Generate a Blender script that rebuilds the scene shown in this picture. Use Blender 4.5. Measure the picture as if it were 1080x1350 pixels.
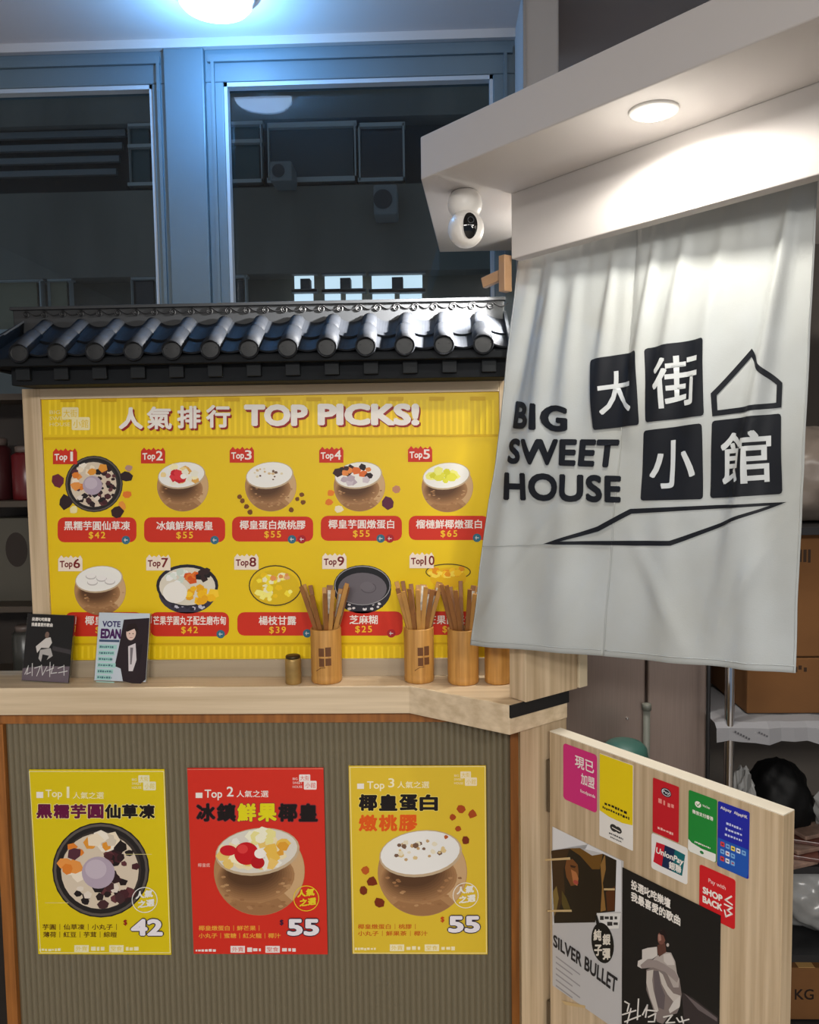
import bpy, bmesh, math, random
import numpy as np
from mathutils import Vector, Matrix

for o in list(bpy.data.objects): bpy.data.objects.remove(o)
scene = bpy.context.scene
C = scene.collection

# ------------------------------------------------------------------ camera
FPX = 1081.0
EYE = np.array([0.0, 0.0, 1.55])
yaw, pitch, roll = [math.radians(a) for a in (-1.85, 4.15, 0.85)]
_f = np.array([math.sin(yaw)*math.cos(pitch), math.cos(yaw)*math.cos(pitch), -math.sin(pitch)])
_r = np.array([math.cos(yaw), -math.sin(yaw), 0.0])
_d = np.cross(_f, _r)
CAM = np.array([math.cos(roll)*_r + math.sin(roll)*_d, -math.sin(roll)*_r + math.cos(roll)*_d, _f])
cd = bpy.data.cameras.new('camera'); cam = bpy.data.objects.new('camera', cd); C.objects.link(cam)
m = Matrix.Identity(4)
for i in range(3):
    m[i][0] = CAM[0][i]; m[i][1] = -CAM[1][i]; m[i][2] = -CAM[2][i]; m[i][3] = EYE[i]
cam.matrix_world = m
cd.sensor_fit = 'HORIZONTAL'; cd.sensor_width = 36; cd.lens = 36*FPX/1080; cd.clip_start = 0.02; cd.clip_end = 100
scene.camera = cam

# ------------------------------------------------------------------ world, exposure, lights
scene.view_settings.view_transform = 'Standard'; scene.view_settings.look = 'None'
scene.view_settings.exposure = 0.0; scene.view_settings.gamma = 1.0
scene.view_settings.use_curve_mapping = False
w = bpy.data.worlds.new('world'); scene.world = w; w.use_nodes = True
w.node_tree.nodes['Background'].inputs[0].default_value = (0.62, 0.78, 1.0, 1)
w.node_tree.nodes['Background'].inputs[1].default_value = 0.30

def lamp(name, kind, loc, power, col, target=None, **kw):
    l = bpy.data.lights.new(name, kind); l.energy = power; l.color = col
    for k, v in kw.items(): setattr(l, k, v)
    o = bpy.data.objects.new(name, l); C.objects.link(o); o.location = loc
    if target is not None:
        o.rotation_euler = (Vector(target)-Vector(loc)).to_track_quat('-Z', 'Y').to_euler()
    return o
# unseen area lights added above and behind the camera as room fill
lamp('shopfront_fill_light', 'AREA', (-0.35, -2.1, 2.55), 150, (1.0, 0.965, 0.91), (-0.35, -1.5, 0), shape='RECTANGLE', size=1.2, size_y=0.6)
lamp('entrance_fill_light', 'AREA', (0.9, -1.6, 2.55), 60, (1.0, 0.965, 0.91), (0.9, -1.2, 0), shape='RECTANGLE', size=0.6, size_y=0.6)
# recessed downlight in the soffit, in view
lamp('soffit_downlight_light', 'SPOT', (0.321, 1.231, 2.018), 8.5, (1.0, 0.95, 0.86), (0.321, 1.24, 0), spot_size=math.radians(174), spot_blend=0.25, shadow_soft_size=0.025)
lamp('soffit_fill_light', 'POINT', (0.315, 1.225, 1.94), 0.55, (1.0, 0.95, 0.86), shadow_soft_size=0.02)  # added point light below the downlight, brightens the soffit
# small spotlight on the kitchen side of the lintel, over the canopy end
lamp('canopy_spotlight_light', 'SPOT', (0.236, 1.665, 1.965), 360, (1.0, 0.97, 0.92), (0.02, 1.71, 1.825), spot_size=math.radians(62), spot_blend=0.6, shadow_soft_size=0.012)
# kitchen-side downlight behind the lintel
lamp('kitchen_downlight_light', 'SPOT', (0.34, 1.74, 2.015), 14, (1.0, 0.96, 0.88), (0.16, 1.72, 1.0), spot_size=math.radians(120), spot_blend=0.6, shadow_soft_size=0.03)
lamp('kitchen_soffit_fill_light', 'POINT', (0.32, 1.76, 1.95), 3.0, (1.0, 0.96, 0.88), shadow_soft_size=0.02)  # added point light, lifts the soffit near the security camera
# unseen fill light added to brighten the refrigerator and kitchen
lamp('kitchen_fill_light', 'AREA', (0.62, 1.72, 2.02), 3.0, (1.0, 0.93, 0.84), (0.58, 1.8, 0), shape='DISK', size=0.25)
# ceiling disc lamp by the window
lamp('window_ceiling_lamp_light', 'POINT', (-0.475, 1.885, 2.46), 7.5, (0.15, 0.47, 1.0), shadow_soft_size=0.0)

# ------------------------------------------------------------------ helpers
def lin(c):
    return tuple(((v/255)/12.92 if v/255 <= 0.04045 else ((v/255+0.055)/1.055)**2.4) for v in c)
MATS = {}
def mat(name, rgb, rough=0.5, metal=0.0, spec=0.5, emit=0.0, bump=0.0, bscale=200.0, var=0.0, vscale=8.0, stretch=None, col2=None):
    if name in MATS: return MATS[name]
    mm = bpy.data.materials.new(name); mm.use_nodes = True
    nt = mm.node_tree; b = nt.nodes['Principled BSDF']; c = lin(rgb)
    b.inputs['Base Color'].default_value = (*c, 1); b.inputs['Roughness'].default_value = rough
    b.inputs['Metallic'].default_value = metal; b.inputs['Specular IOR Level'].default_value = spec
    if emit:
        b.inputs['Emission Color'].default_value = (*c, 1); b.inputs['Emission Strength'].default_value = emit
    if var or bump or col2:
        tc = nt.nodes.new('ShaderNodeTexCoord'); mp = nt.nodes.new('ShaderNodeMapping')
        nt.links.new(tc.outputs['Object'], mp.inputs['Vector'])
        if stretch: mp.inputs['Scale'].default_value = stretch
    if var or col2:
        nz = nt.nodes.new('ShaderNodeTexNoise'); nz.inputs['Scale'].default_value = vscale; nz.inputs['Detail'].default_value = 6
        nt.links.new(mp.outputs['Vector'], nz.inputs['Vector'])
        cr = nt.nodes.new('ShaderNodeValToRGB'); cr.color_ramp.elements[0].position = 0.32; cr.color_ramp.elements[1].position = 0.68
        a = lin(col2) if col2 else tuple(v*(1-var) for v in c)
        cr.color_ramp.elements[0].color = (*a, 1); cr.color_ramp.elements[1].color = (*tuple(min(1, v*(1+var)) for v in c), 1)
        nt.links.new(nz.outputs['Fac'], cr.inputs['Fac']); nt.links.new(cr.outputs['Color'], b.inputs['Base Color'])
    if bump:
        n2 = nt.nodes.new('ShaderNodeTexNoise'); n2.inputs['Scale'].default_value = bscale; n2.inputs['Detail'].default_value = 4
        nt.links.new(mp.outputs['Vector'], n2.inputs['Vector'])
        bp = nt.nodes.new('ShaderNodeBump'); bp.inputs['Strength'].default_value = bump; bp.inputs['Distance'].default_value = 0.002
        nt.links.new(n2.outputs['Fac'], bp.inputs['Height']); nt.links.new(bp.outputs['Normal'], b.inputs['Normal'])
    MATS[name] = mm; return mm
def glassmat(name, tint, refl=0.06):
    if name in MATS: return MATS[name]
    mm = bpy.data.materials.new(name); mm.use_nodes = True; nt = mm.node_tree; nt.nodes.clear()
    out = nt.nodes.new('ShaderNodeOutputMaterial'); mx = nt.nodes.new('ShaderNodeMixShader')
    tr = nt.nodes.new('ShaderNodeBsdfTransparent'); gl = nt.nodes.new('ShaderNodeBsdfGlossy'); fr = nt.nodes.new('ShaderNodeFresnel')
    tr.inputs[0].default_value = (*tint, 1); gl.inputs['Roughness'].default_value = 0.0; fr.inputs[0].default_value = 1.45
    nt.links.new(fr.outputs[0], mx.inputs[0]); nt.links.new(tr.outputs[0], mx.inputs[1]); nt.links.new(gl.outputs[0], mx.inputs[2])
    nt.links.new(mx.outputs[0], out.inputs[0]); MATS[name] = mm; return mm
def ink(rgb):
    return mat('ink_%02x%02x%02x' % tuple(rgb), rgb, 0.45, spec=0.3)

WOODV = mat('oak_laminate_upright', (203, 181, 150), 0.45, var=0.10, vscale=2.2, stretch=(34, 34, 1.0), col2=(174, 150, 117))
WOODH = mat('oak_laminate_flat', (214, 194, 164), 0.42, var=0.08, vscale=2.2, stretch=(1.0, 30, 30), col2=(196, 173, 140))
WOODO = mat('orange_stained_edge', (158, 98, 40), 0.5, var=0.12, vscale=3, stretch=(30, 30, 2), col2=(130, 78, 28))
WHITE = mat('white_emulsion', (186, 181, 178), 0.8, bump=0.05, bscale=120)
CEIL = mat('ceiling_emulsion', (205, 196, 192), 0.85, bump=0.05, bscale=90)
STEEL = mat('blue_grey_steel_paint', (92, 108, 116), 0.45, spec=0.5, var=0.05, vscale=5)
TRIM = mat('pale_glazing_bead', (170, 176, 182), 0.4)
TILE = mat('dark_glazed_tile', (28, 30, 34), 0.6, spec=0.10, var=0.15, vscale=30)
TILED = mat('dark_roof_timber', (16, 19, 23), 0.7, spec=0.2)
BLACK = mat('shadow_gap_black', (14, 14, 15), 0.7)
CHROME = mat('chrome', (205, 205, 208), 0.12, metal=1.0)
STAIN = mat('brushed_stainless', (150, 134, 126), 0.42, metal=0.75, bump=0.05, bscale=60, stretch=(40, 40, 1), var=0.06)
CARD = mat('corrugated_cardboard', (108, 70, 32), 0.85, var=0.08, vscale=9)

ROOT = {}
class MB:
    def __init__(s): s.v = []; s.f = []; s.mi = []; s.cur = 0
    def add(s, V, F):
        b = len(s.v); s.v += [tuple(map(float, p)) for p in V]
        for f in F: s.f.append(tuple(b+i for i in f)); s.mi.append(s.cur)
        return s
    def box(s, x0, x1, y0, y1, z0, z1):
        return s.add([(x0,y0,z0),(x1,y0,z0),(x1,y1,z0),(x0,y1,z0),(x0,y0,z1),(x1,y0,z1),(x1,y1,z1),(x0,y1,z1)],
                     [(3,2,1,0),(4,5,6,7),(0,1,5,4),(1,2,6,5),(2,3,7,6),(3,0,4,7)])
    def bbox(s, c, ux, uy, uz, a, b2, h, bev=0.0):
        # oriented box, half sizes a,b2,h along unit vectors
        c, ux, uy, uz = map(np.array, (c, ux, uy, uz)); V = []
        for k in (-1, 1):
            for (i, j) in ((-1,-1),(1,-1),(1,1),(-1,1)):
                V.append(c+ux*a*i+uy*b2*j+uz*h*k)
        return s.add(V, [(3,2,1,0),(4,5,6,7),(0,1,5,4),(1,2,6,5),(2,3,7,6),(3,0,4,7)])
    def prism(s, poly, z0, z1):
        n = len(poly); V = [(x,y,z0) for x,y in poly]+[(x,y,z1) for x,y in poly]
        F = [tuple(range(n-1,-1,-1)), tuple(range(n, 2*n))]+[(i,(i+1)%n,n+(i+1)%n,n+i) for i in range(n)]
        return s.add(V, F)
    def tube(s, pts, r, n=8, cap=True, closed=False):
        pts = [np.array(p, float) for p in pts]; N = len(pts); rr = r if hasattr(r, '__len__') else [r]*N
        V = []; up = None
        for i, p in enumerate(pts):
            a = pts[(i-1) % N] if (i or closed) else p; b = pts[(i+1) % N] if (i < N-1 or closed) else p
            t = b-a; t = t/np.linalg.norm(t)
            if up is None:
                up = np.cross(t, (0,0,1.)) if abs(t[2]) < 0.9 else np.cross(t, (0,1.,0))
            up = up-t*np.dot(up, t); up = up/np.linalg.norm(up); w2 = np.cross(t, up)
            for k in range(n):
                a2 = 2*math.pi*k/n; V.append(p+rr[i]*(math.cos(a2)*up+math.sin(a2)*w2))
        F = []
        for i in range(N if closed else N-1):
            for k in range(n):
                j = (i+1) % N; F.append((i*n+k, i*n+(k+1)%n, j*n+(k+1)%n, j*n+k))
        if cap and not closed: F += [tuple(range(n-1,-1,-1)), tuple((N-1)*n+k for k in range(n))]
        return s.add(V, F)
    def lathe(s, c, prof, n=24, axis='z'):
        V = []; N = len(prof)
        for r, h in prof:
            for k in range(n):
                a = 2*math.pi*k/n; x, y = r*math.cos(a), r*math.sin(a)
                if axis == 'z': V.append((c[0]+x, c[1]+y, c[2]+h))
                elif axis == 'y': V.append((c[0]+x, c[1]+h, c[2]+y))
        F = []
        for i in range(N-1):
            for k in range(n): F.append((i*n+k, i*n+(k+1)%n, (i+1)*n+(k+1)%n, (i+1)*n+k))
        F += [tuple(range(n-1,-1,-1)), tuple((N-1)*n+k for k in range(n))]
        return s.add(V, F)

def obj(name, mb, mats, parent=None, smooth=False, bevel=0.0, sub=0):
    if not isinstance(mats, (list, tuple)): mats = [mats]
    V = np.array(mb.v)
    if parent is None:
        lo, hi = V.min(0), V.max(0); org = Matrix.Translation(((lo[0]+hi[0])/2, (lo[1]+hi[1])/2, lo[2]))
    else: org = ROOT[parent.name]
    inv = np.array(org.inverted()); L = (V @ inv[:3, :3].T)+inv[:3, 3]
    me = bpy.data.meshes.new(name); me.from_pydata([tuple(p) for p in L], [], mb.f)
    for mm in mats: me.materials.append(mm)
    if len(mats) > 1: me.polygons.foreach_set('material_index', mb.mi)
    if smooth: me.polygons.foreach_set('use_smooth', [True]*len(me.polygons))
    me.update()
    o = bpy.data.objects.new(name, me); C.objects.link(o)
    if parent is None: o.matrix_basis = org; o.location = org.to_translation()
    else: o.parent = parent
    ROOT[o.name] = org
    if bevel:
        b = o.modifiers.new('bevel', 'BEVEL'); b.width = bevel; b.segments = 2; b.limit_method = 'ANGLE'
    return o
def tag(o, label, cat, group=None):
    o['label'] = label; o['category'] = cat
    if group: o['group'] = group
    return o
def thing(name, label, cat, loc, group=None, mtx=None):
    o = bpy.data.objects.new(name, None); C.objects.link(o); o.empty_display_size = 0.02
    M4 = mtx if mtx is not None else Matrix.Translation(loc)
    o.matrix_basis = M4; ROOT[o.name] = M4
    return tag(o, label, cat, group)
def struct(name, mb, m, parent=None, **k):
    o = obj(name, mb, m, parent, **k)
    if parent is None: o['kind'] = 'structure'
    return o
def clone(src, name, parent, off):
    o = bpy.data.objects.new(name, src.data); C.objects.link(o); o.parent = parent; o.location = off
    for md in src.modifiers:
        b = o.modifiers.new(md.name, 'BEVEL'); b.width = md.width; b.segments = md.segments; b.limit_method = 'ANGLE'
    ROOT[o.name] = ROOT[parent.name]
    return o

# a measured sight line of the survey -> a point on a known plane of the place
def ray(x, y): return CAM.T @ np.array([(x-540)/FPX, (y-675)/FPX, 1.0])
def PP(x, y, p0, n):
    d = ray(x, y); n = np.array(n, float); return EYE+d*(np.dot(np.array(p0)-EYE, n)/np.dot(d, n))
def PY(x, y, Y): return PP(x, y, (0, Y, 0), (0, 1, 0))
def PZ(x, y, Z): return PP(x, y, (0, 0, Z), (0, 0, 1))
def proj(P):
    c = CAM @ (np.array(P)-EYE); return np.array([540+FPX*c[0]/c[2], 675+FPX*c[1]/c[2]])

# glyph outlines as filled meshes
_GL = {}
def glyphs(s, bold=0.0, res=3, space=1.0):
    k = (s, bold, res, space)
    if k in _GL: return _GL[k]
    cu = bpy.data.curves.new('glyph', 'FONT'); cu.body = s; cu.size = 1; cu.resolution_u = res; cu.space_character = space
    o = bpy.data.objects.new('glyph', cu); C.objects.link(o); bpy.context.view_layer.update()
    dg = bpy.context.evaluated_depsgraph_get(); ev = o.evaluated_get(dg); me = ev.to_mesh()
    V = np.array([v.co[:2] for v in me.vertices]); F = [tuple(p.vertices) for p in me.polygons]
    ev.to_mesh_clear(); bpy.data.objects.remove(o); bpy.data.curves.remove(cu)
    if bold and len(V):
        # heavier weight: the outline stamped around a small circle
        nst = 4 if bold < 0.025 else 8; n0 = len(V); VV = [V]; FF = list(F)
        for q in range(nst):
            a = 2*math.pi*(q+.5)/nst
            VV.append(V+bold*np.array([math.cos(a), math.sin(a)])); FF += [tuple(i+n0*(q+1) for i in f) for f in F]
        V = np.concatenate(VV); F = FF
    if len(V): V = (V-V.min(0))/np.maximum(V.max(0)-V.min(0), 1e-6)
    _GL[k] = (V, F); return V, F

class Flat:
    """flat print lying on a sheet: plane through p0 with front normal n; shapes in survey sights (default)
    or, after .frame(), in sheet units: x 0..100 across, y downwards"""
    def __init__(s, p0, u, v, n, parent):
        s.p0, s.u, s.v, s.n = [np.array(a, float) for a in (p0, u, v, n)]
        s.parent = parent; s.k = 0; s.fr = None; s.begin('x')
    def frame(s, u0, v1, wid): s.fr = (u0, v1, wid/100.0); return s
    def pt(s, x, y):
        if s.fr is None: return PP(x, y, s.p0, s.n)
        u0, v1, q = s.fr; return s.p0+s.u*(u0+x*q)+s.v*(v1-y*q)
    def begin(s, name, k0=0): s.name = name; s.mb = MB(); s.cols = []; s.k = k0
    def _c(s, rgb):
        rgb = tuple(rgb)
        if rgb not in s.cols: s.cols.append(rgb)
        s.mb.cur = s.cols.index(rgb)
    def put(s, pts, F, rgb, copies=1):
        s._c(rgb); s.k += 1; n0 = len(pts)//copies
        V = [s.pt(*p)+s.n*(0.00010+(s.k+i//n0)*0.000010) for i, p in enumerate(pts)]; s.k += copies-1
        F2 = []
        for f in F:
            a = sum((np.cross(V[f[i]]-V[f[0]], V[f[(i+1) % len(f)]]-V[f[0]]) for i in range(1, len(f)-1)), np.zeros(3))
            F2.append(tuple(f) if np.dot(a, s.n) > 0 else tuple(reversed(f)))
        s.mb.add(V, F2); return s
    def poly(s, pts, rgb): return s.put(pts, [tuple(range(len(pts)))], rgb)
    def rect(s, x0, y0, x1, y1, rgb): return s.poly([(x0,y0),(x1,y0),(x1,y1),(x0,y1)], rgb)
    def rrect(s, x0, y0, x1, y1, r, rgb):
        P = []
        for cx, cy, a0 in ((x1-r,y0+r,-90),(x1-r,y1-r,0),(x0+r,y1-r,90),(x0+r,y0+r,180)):
            for k in range(5):
                a = math.radians(a0+k*22.5); P.append((cx+r*math.cos(a), cy+r*math.sin(a)))
        return s.poly(P, rgb)
    def ell(s, cx, cy, rx, ry, rgb, rot=0.0, n=28, a0=0, a1=360):
        c, q = math.cos(math.radians(rot)), math.sin(math.radians(rot)); P = []
        m2 = n if a1-a0 >= 360 else n+1
        for k in range(m2):
            a = math.radians(a0+(a1-a0)*k/n); x, y = rx*math.cos(a), ry*math.sin(a); P.append((cx+c*x-q*y, cy+q*x+c*y))
        return s.poly(P, rgb)
    def ring(s, cx, cy, rx, ry, t, rgb, rot=0.0, n=32):
        c, q = math.cos(math.radians(rot)), math.sin(math.radians(rot)); P = []
        for k in range(n):
            a = 2*math.pi*k/n
            for d in (0, t):
                x, y = (rx-d)*math.cos(a), (ry-d)*math.sin(a); P.append((cx+c*x-q*y, cy+q*x+c*y))
        return s.put(P, [(2*k, 2*((k+1)%n), 2*((k+1)%n)+1, 2*k+1) for k in range(n)], rgb)
    def line(s, pts, t, rgb):
        P = []; F = []
        for (x0, y0), (x1, y1) in zip(pts[:-1], pts[1:]):
            L = math.hypot(x1-x0, y1-y0) or 1; dx, dy = (x1-x0)/L*t/2, (y1-y0)/L*t/2
            b = len(P); P += [(x0-dx-dy,y0-dy+dx),(x1+dx-dy,y1+dy+dx),(x1+dx+dy,y1+dy-dx),(x0-dx+dy,y0-dy-dx)]; F.append((b,b+1,b+2,b+3))
        return s.put(P, F, rgb)
    def text(s, t, x0, y0, x1, y1, rgb, bold=0.0, slant=0.0, dy=0.0, space=1.0):
        V, F = glyphs(t, bold, 3, space)
        pts = [(x0+a*(x1-x0)+slant*b*(y1-y0), y1-b*(y1-y0)+dy*a) for a, b in V]
        return s.put(pts, F, rgb, 1 if not bold else (5 if bold < 0.025 else 9))
    def dashes(s, x0, y0, x1, y1, rgb):
        # lettering too small to read: a row of short ink strokes
        rnd = random.Random(int(x0*7+y0*3)); h = y1-y0; x = x0
        while x < x1:
            q = min(h*rnd.uniform(.5, 1.1), x1-x); s.rect(x, y0+h*rnd.uniform(0, .25), x+q, y1-h*rnd.uniform(0, .25), rgb); x += q+h*rnd.uniform(.2, .4)
        return s
    def blob(s, cx, cy, r, rgb, rnd, n=7, sq=1.0):
        a0 = rnd.random()*6.28
        return s.poly([(cx+r*rnd.uniform(.75,1.15)*math.cos(a0+6.283*k/n), cy+sq*r*rnd.uniform(.75,1.15)*math.sin(a0+6.283*k/n)) for k in range(n)], rgb)
    def bits(s, cx, cy, rx, ry, n, cols, r, seed):
        rnd = random.Random(seed)
        for i in range(n):
            a = rnd.random()*6.283; q = math.sqrt(rnd.random())
            s.blob(cx+rx*q*math.cos(a), cy+ry*q*math.sin(a), r*rnd.uniform(.6,1.3), cols[i % len(cols)], rnd, rnd.choice((5,6,7)), 0.85)
        return s
    def end(s, parent=None, label=None):
        o = obj(s.name, s.mb, [ink(c) for c in s.cols], parent or s.parent)
        if label: o['label'] = label
        return o

# ================================================================== THE SETTING
ZC = 1.054                       # worktop height
dE = np.array([0.622, -0.783, 0]); eE = np.array([0.783, 0.622, 0])   # along / across the entrance line
struct('floor', MB().prism([(-2.2,-3.0),(2.6,-3.0),(2.6,3.4),(0.215,3.4),(0.215,2.24),(-2.2,2.24)], -0.05, 0), mat('grey_floor_tile', (158, 150, 140), 0.4, var=0.1))
struct('ceiling', MB().prism([(-2.2,-3.0),(2.6,-3.0),(2.6,3.4),(0.215,3.4),(0.215,2.24),(-2.2,2.24)], 2.578, 2.64), CEIL)
YW = 2.10
wb = MB(); wb.box(-2.2, 0.21, YW-0.015, YW+0.14, 2.557, 2.578); wb.box(-2.2, 0.21, YW, YW+0.12, 0, 1.60)
struct('wall_back', wb, WHITE)
struct('wall_pillar', MB().box(0.208, 0.286, 1.90, YW+0.16, 0, 2.578), mat('grey_pillar_paint', (176, 170, 166), 0.7), bevel=0.004)
struct('trim_1', MB().box(0.206, 0.213, 1.893, 1.905, 0, 2.578), mat('pillar_corner_bead', (150, 146, 144), 0.5))
struct('wall_kitchen_back', MB().box(0.30, 2.6, 3.3, 3.4, 0, 2.578), mat('kitchen_wall_paint', (120, 112, 104), 0.7))
struct('wall_right', MB().box(2.5, 2.6, -1.6, 3.3, 0, 2.578), mat('kitchen_wall_paint', (120, 112, 104), 0.7))
struct('wall_left', MB().box(-2.2, -2.1, -1.6, 2.24, 0, 2.578), WHITE)

# windows of painted steel
def window(name, x0, x1, jl, jr, ztop):
    z0 = 1.60; f = MB()
    f.box(x0, x1, YW+0.00, YW+0.07, ztop, 2.557)           # head
    f.box(x0, x0+jl, YW, YW+0.07, z0, ztop); f.box(x1-jr, x1, YW, YW+0.07, z0, ztop)
    f.box(x0+jl, x1-jr, YW, YW+0.07, z0, z0+0.05)
    fr = struct(name, f, STEEL, bevel=0.003)
    g = MB(); a, b = x0+jl, x1-jr
    g.box(x0+0.01, x1-0.01, YW-0.010, YW, ztop+0.045, ztop+0.062)      # raised step on the head
    g.box(x0+jl*0.55-0.008, x0+jl*0.55, YW-0.010, YW, z0, ztop+0.045); g.box(x1-jr*0.55, x1-jr*0.55+0.008, YW-0.010, YW, z0, ztop+0.045)
    obj('frame_moulding', g, STEEL, fr)
    t = MB(); t.box(a, b, YW+0.005, YW+0.03, ztop-0.010, ztop); t.box(a, a+0.008, YW+0.005, YW+0.03, z0, ztop); t.box(b-0.008, b, YW+0.005, YW+0.03, z0, ztop)
    obj('glazing_bead', t, TRIM, fr)
    obj('pane', MB().box(a, b, YW+0.035, YW+0.041, z0+0.05, ztop), glassmat('window_glass', (0.80, 0.88, 0.92)), fr)
    return fr
window('window_1', -2.10, -0.662, 0.05, 0.035, 2.478)
window('window_2', -0.562, 0.212, 0.046, 0.058, 2.478)
struct('trim_2', MB().box(-0.662, -0.562, YW-0.012, YW+0.09, 1.60, 2.557), STEEL, bevel=0.003)

# dropped soffit over the kitchen, its lintel, over the entrance
HS = 2.037
A = np.array([-0.019, 1.509]); dF = np.array([0.66, -0.751])
far = A+dF*1.05
soff = MB().prism([tuple(A), tuple(far), (2.5, far[1]), (2.5, 2.06), (0.017, 2.045)], HS, HS+0.075)
struct('trim_3', soff, WHITE, bevel=0.002)
La = np.array([0.150, 1.602, 0]); dL = np.array([0.634, -0.773, 0]); nL = np.array([0.773, 0.634, 0])
lint = MB().bbox(La+dL*0.45+nL*0.014+np.array([0,0,1.976]), dL, nL, (0,0,1), 0.45, 0.014, 0.061)
struct('trim_4', lint, WHITE, bevel=0.002)

# ================================================================== LAMPS AND CAMERA
t = thing('ceiling_lamp', 'round white disc ceiling lamp glowing in front of the window', 'lamp', (-0.475, 1.885, 2.578))
obj('rim', MB().lathe((-0.475, 1.885, 2.578), [(0.086, 0), (0.088, -0.010), (0.081, -0.015), (0.079, -0.008)], 40), mat('white_plastic', (228, 226, 222), 0.4), t, smooth=True)
obj('diffuser', MB().lathe((-0.475, 1.885, 2.578), [(0.078, -0.008), (0.080, -0.026), (0.074, -0.033), (0.055, -0.036), (0.02, -0.037)], 40), mat('lit_cool_diffuser', (190, 220, 255), 0.5, emit=9.0), t, smooth=True)

t = thing('recessed_downlight', 'small round recessed downlight set in the white soffit', 'lamp', (0.321, 1.231, HS))
obj('trim_ring', MB().lathe((0.321, 1.231, HS), [(0.036, -0.0005), (0.035, -0.004), (0.029, -0.005), (0.026, -0.001)], 36), mat('white_plastic', (228, 226, 222), 0.4), t, smooth=True)
obj('lens', MB().lathe((0.321, 1.231, HS), [(0.0255, -0.001), (0.025, -0.006), (0.020, -0.009), (0.008, -0.0105)], 36), mat('lit_warm_lens', (255, 246, 232), 0.5, emit=30.0), t, smooth=True)

cb = PZ(613, 252, HS)
t = thing('security_camera', 'white two-ball indoor security camera with black face under the soffit', 'camera', tuple(cb))
WP = mat('white_camera_shell', (226, 222, 216), 0.35)
obj('mount', MB().lathe(cb, [(0.020, 0), (0.0245, -0.003), (0.0300, -0.012), (0.0325, -0.024), (0.031, -0.034), (0.026, -0.044), (0.018, -0.050)], 32), WP, t, smooth=True)
hc = cb+np.array([0.001, -0.012, -0.073])
pr = [(0.0335*math.sin(math.pi*k/16)+1e-4, 0.0345*math.cos(math.pi*k/16)) for k in range(17)]
obj('head', MB().lathe(hc, pr, 36), WP, t, smooth=True)
# black glass face: a spherical patch turned towards the room
fd = np.array([0.20, -0.95, -0.02]); fd /= np.linalg.norm(fd); fu = np.cross(fd, (0, 0, 1)); fu /= np.linalg.norm(fu); fv = np.cross(fu, fd)
mb = MB(); V = [hc+fd*0.0362]; F = []
for i in range(1, 7):
    for k in range(28):
        a = 2*math.pi*k/28; q = i/6; p = fu*math.cos(a)*0.0135*q+fv*math.sin(a)*0.0235*q
        V.append(hc+p+fd*math.sqrt(max(1e-6, 0.0356**2-p@p)))
for k in range(28): F.append((0, 1+k, 1+(k+1) % 28))
for i in range(5):
    for k in range(28): F.append((1+i*28+k, 1+(i+1)*28+k, 1+(i+1)*28+(k+1)%28, 1+i*28+(k+1)%28))
fc = obj('face_plate', mb.add(V, F), mat('black_camera_glass', (10, 12, 14), 0.08), t, smooth=True)
obj('lens_ring', MB().tube([hc+fd*0.0360+fv*0.008+(fu*math.cos(a)+fv*math.sin(a))*0.0055 for a in np.linspace(0, 6.283, 17)[:-1]], 0.0007, 6, closed=True), mat('grey_lens_ring', (70, 74, 78), 0.2), fc)

# ================================================================== WORKTOP AND COUNTER FRONT
wt = thing('worktop', 'pale oak worktop with an angled end, running along the counter', 'worktop', (-0.4, 1.75, 0.994))
poly = [(-1.7, 1.715), (-0.062, 1.715), (0.139, 1.578), (0.268, 1.681), (0.268, 1.86), (-1.7, 1.86)]
obj('slab', MB().prism(poly, 0.994, ZC), WOODH, wt, bevel=0.0015)
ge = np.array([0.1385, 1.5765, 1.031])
obj('shadow_gap_strip', MB().bbox(ge+eE*0.084+dE*0.001+np.array([0,0,.010]), eE, dE, (0,0,1), 0.0825, 0.003, 0.0125), BLACK, wt)  # black strip drawn in place of the shadow gap at the slab end

cf = thing('counter_front', 'counter front of fluted grey translucent panel in an orange-brown wood frame', 'counter', (-0.4, 1.75, 0))
x0, x1 = -0.960, 0.155; n = 84; per = (x1-x0)/n; V = []; F = []
cols = []
for i in range(n):
    for j in range(6):
        q = j/6; cols.append((x0+(i+q)*per, 1.752-0.0040*math.sin(math.pi*q)))
cols.append((x1, 1.752))
for x, y in cols: V += [(x, y, 0.05), (x, y, 0.970)]
F = [(2*i, 2*i+2, 2*i+3, 2*i+1) for i in range(len(cols)-1)]
nb = len(V); V += [(x0, 1.762, 0.05), (x0, 1.762, 0.970), (x1, 1.762, 0.05), (x1, 1.762, 0.970)]; F += [(nb, nb+1, nb+3, nb+2)]
obj('fluted_panel', MB().add(V, F), mat('fluted_polycarbonate', (116, 107, 86), 0.34, spec=0.6), cf)
obj('top_rail', MB().box(-1.0, 0.175, 1.742, 1.77, 0.966, 0.994), WOODO, cf)
obj('side_rail', MB().box(-0.984, -0.960, 1.738, 1.775, 0.0, 0.966), WOODO, cf)
obj('side_rail', MB().box(0.155, 0.174, 1.742, 1.775, 0.0, 0.966), WOODO, cf)
obj('bottom_rail', MB().box(-0.96, 0.155, 1.742, 1.775, 0.0, 0.06), WOODO, cf)
P0 = np.array([0.164, 1.618]); e2 = eE[:2]
obj('end_post', MB().prism([tuple(P0), tuple(P0+e2*0.135), tuple(P0+e2*0.135+np.array([0, .10])), (0.174, 1.775)], 0, 0.994), WOODV, cf, bevel=0.001)

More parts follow.
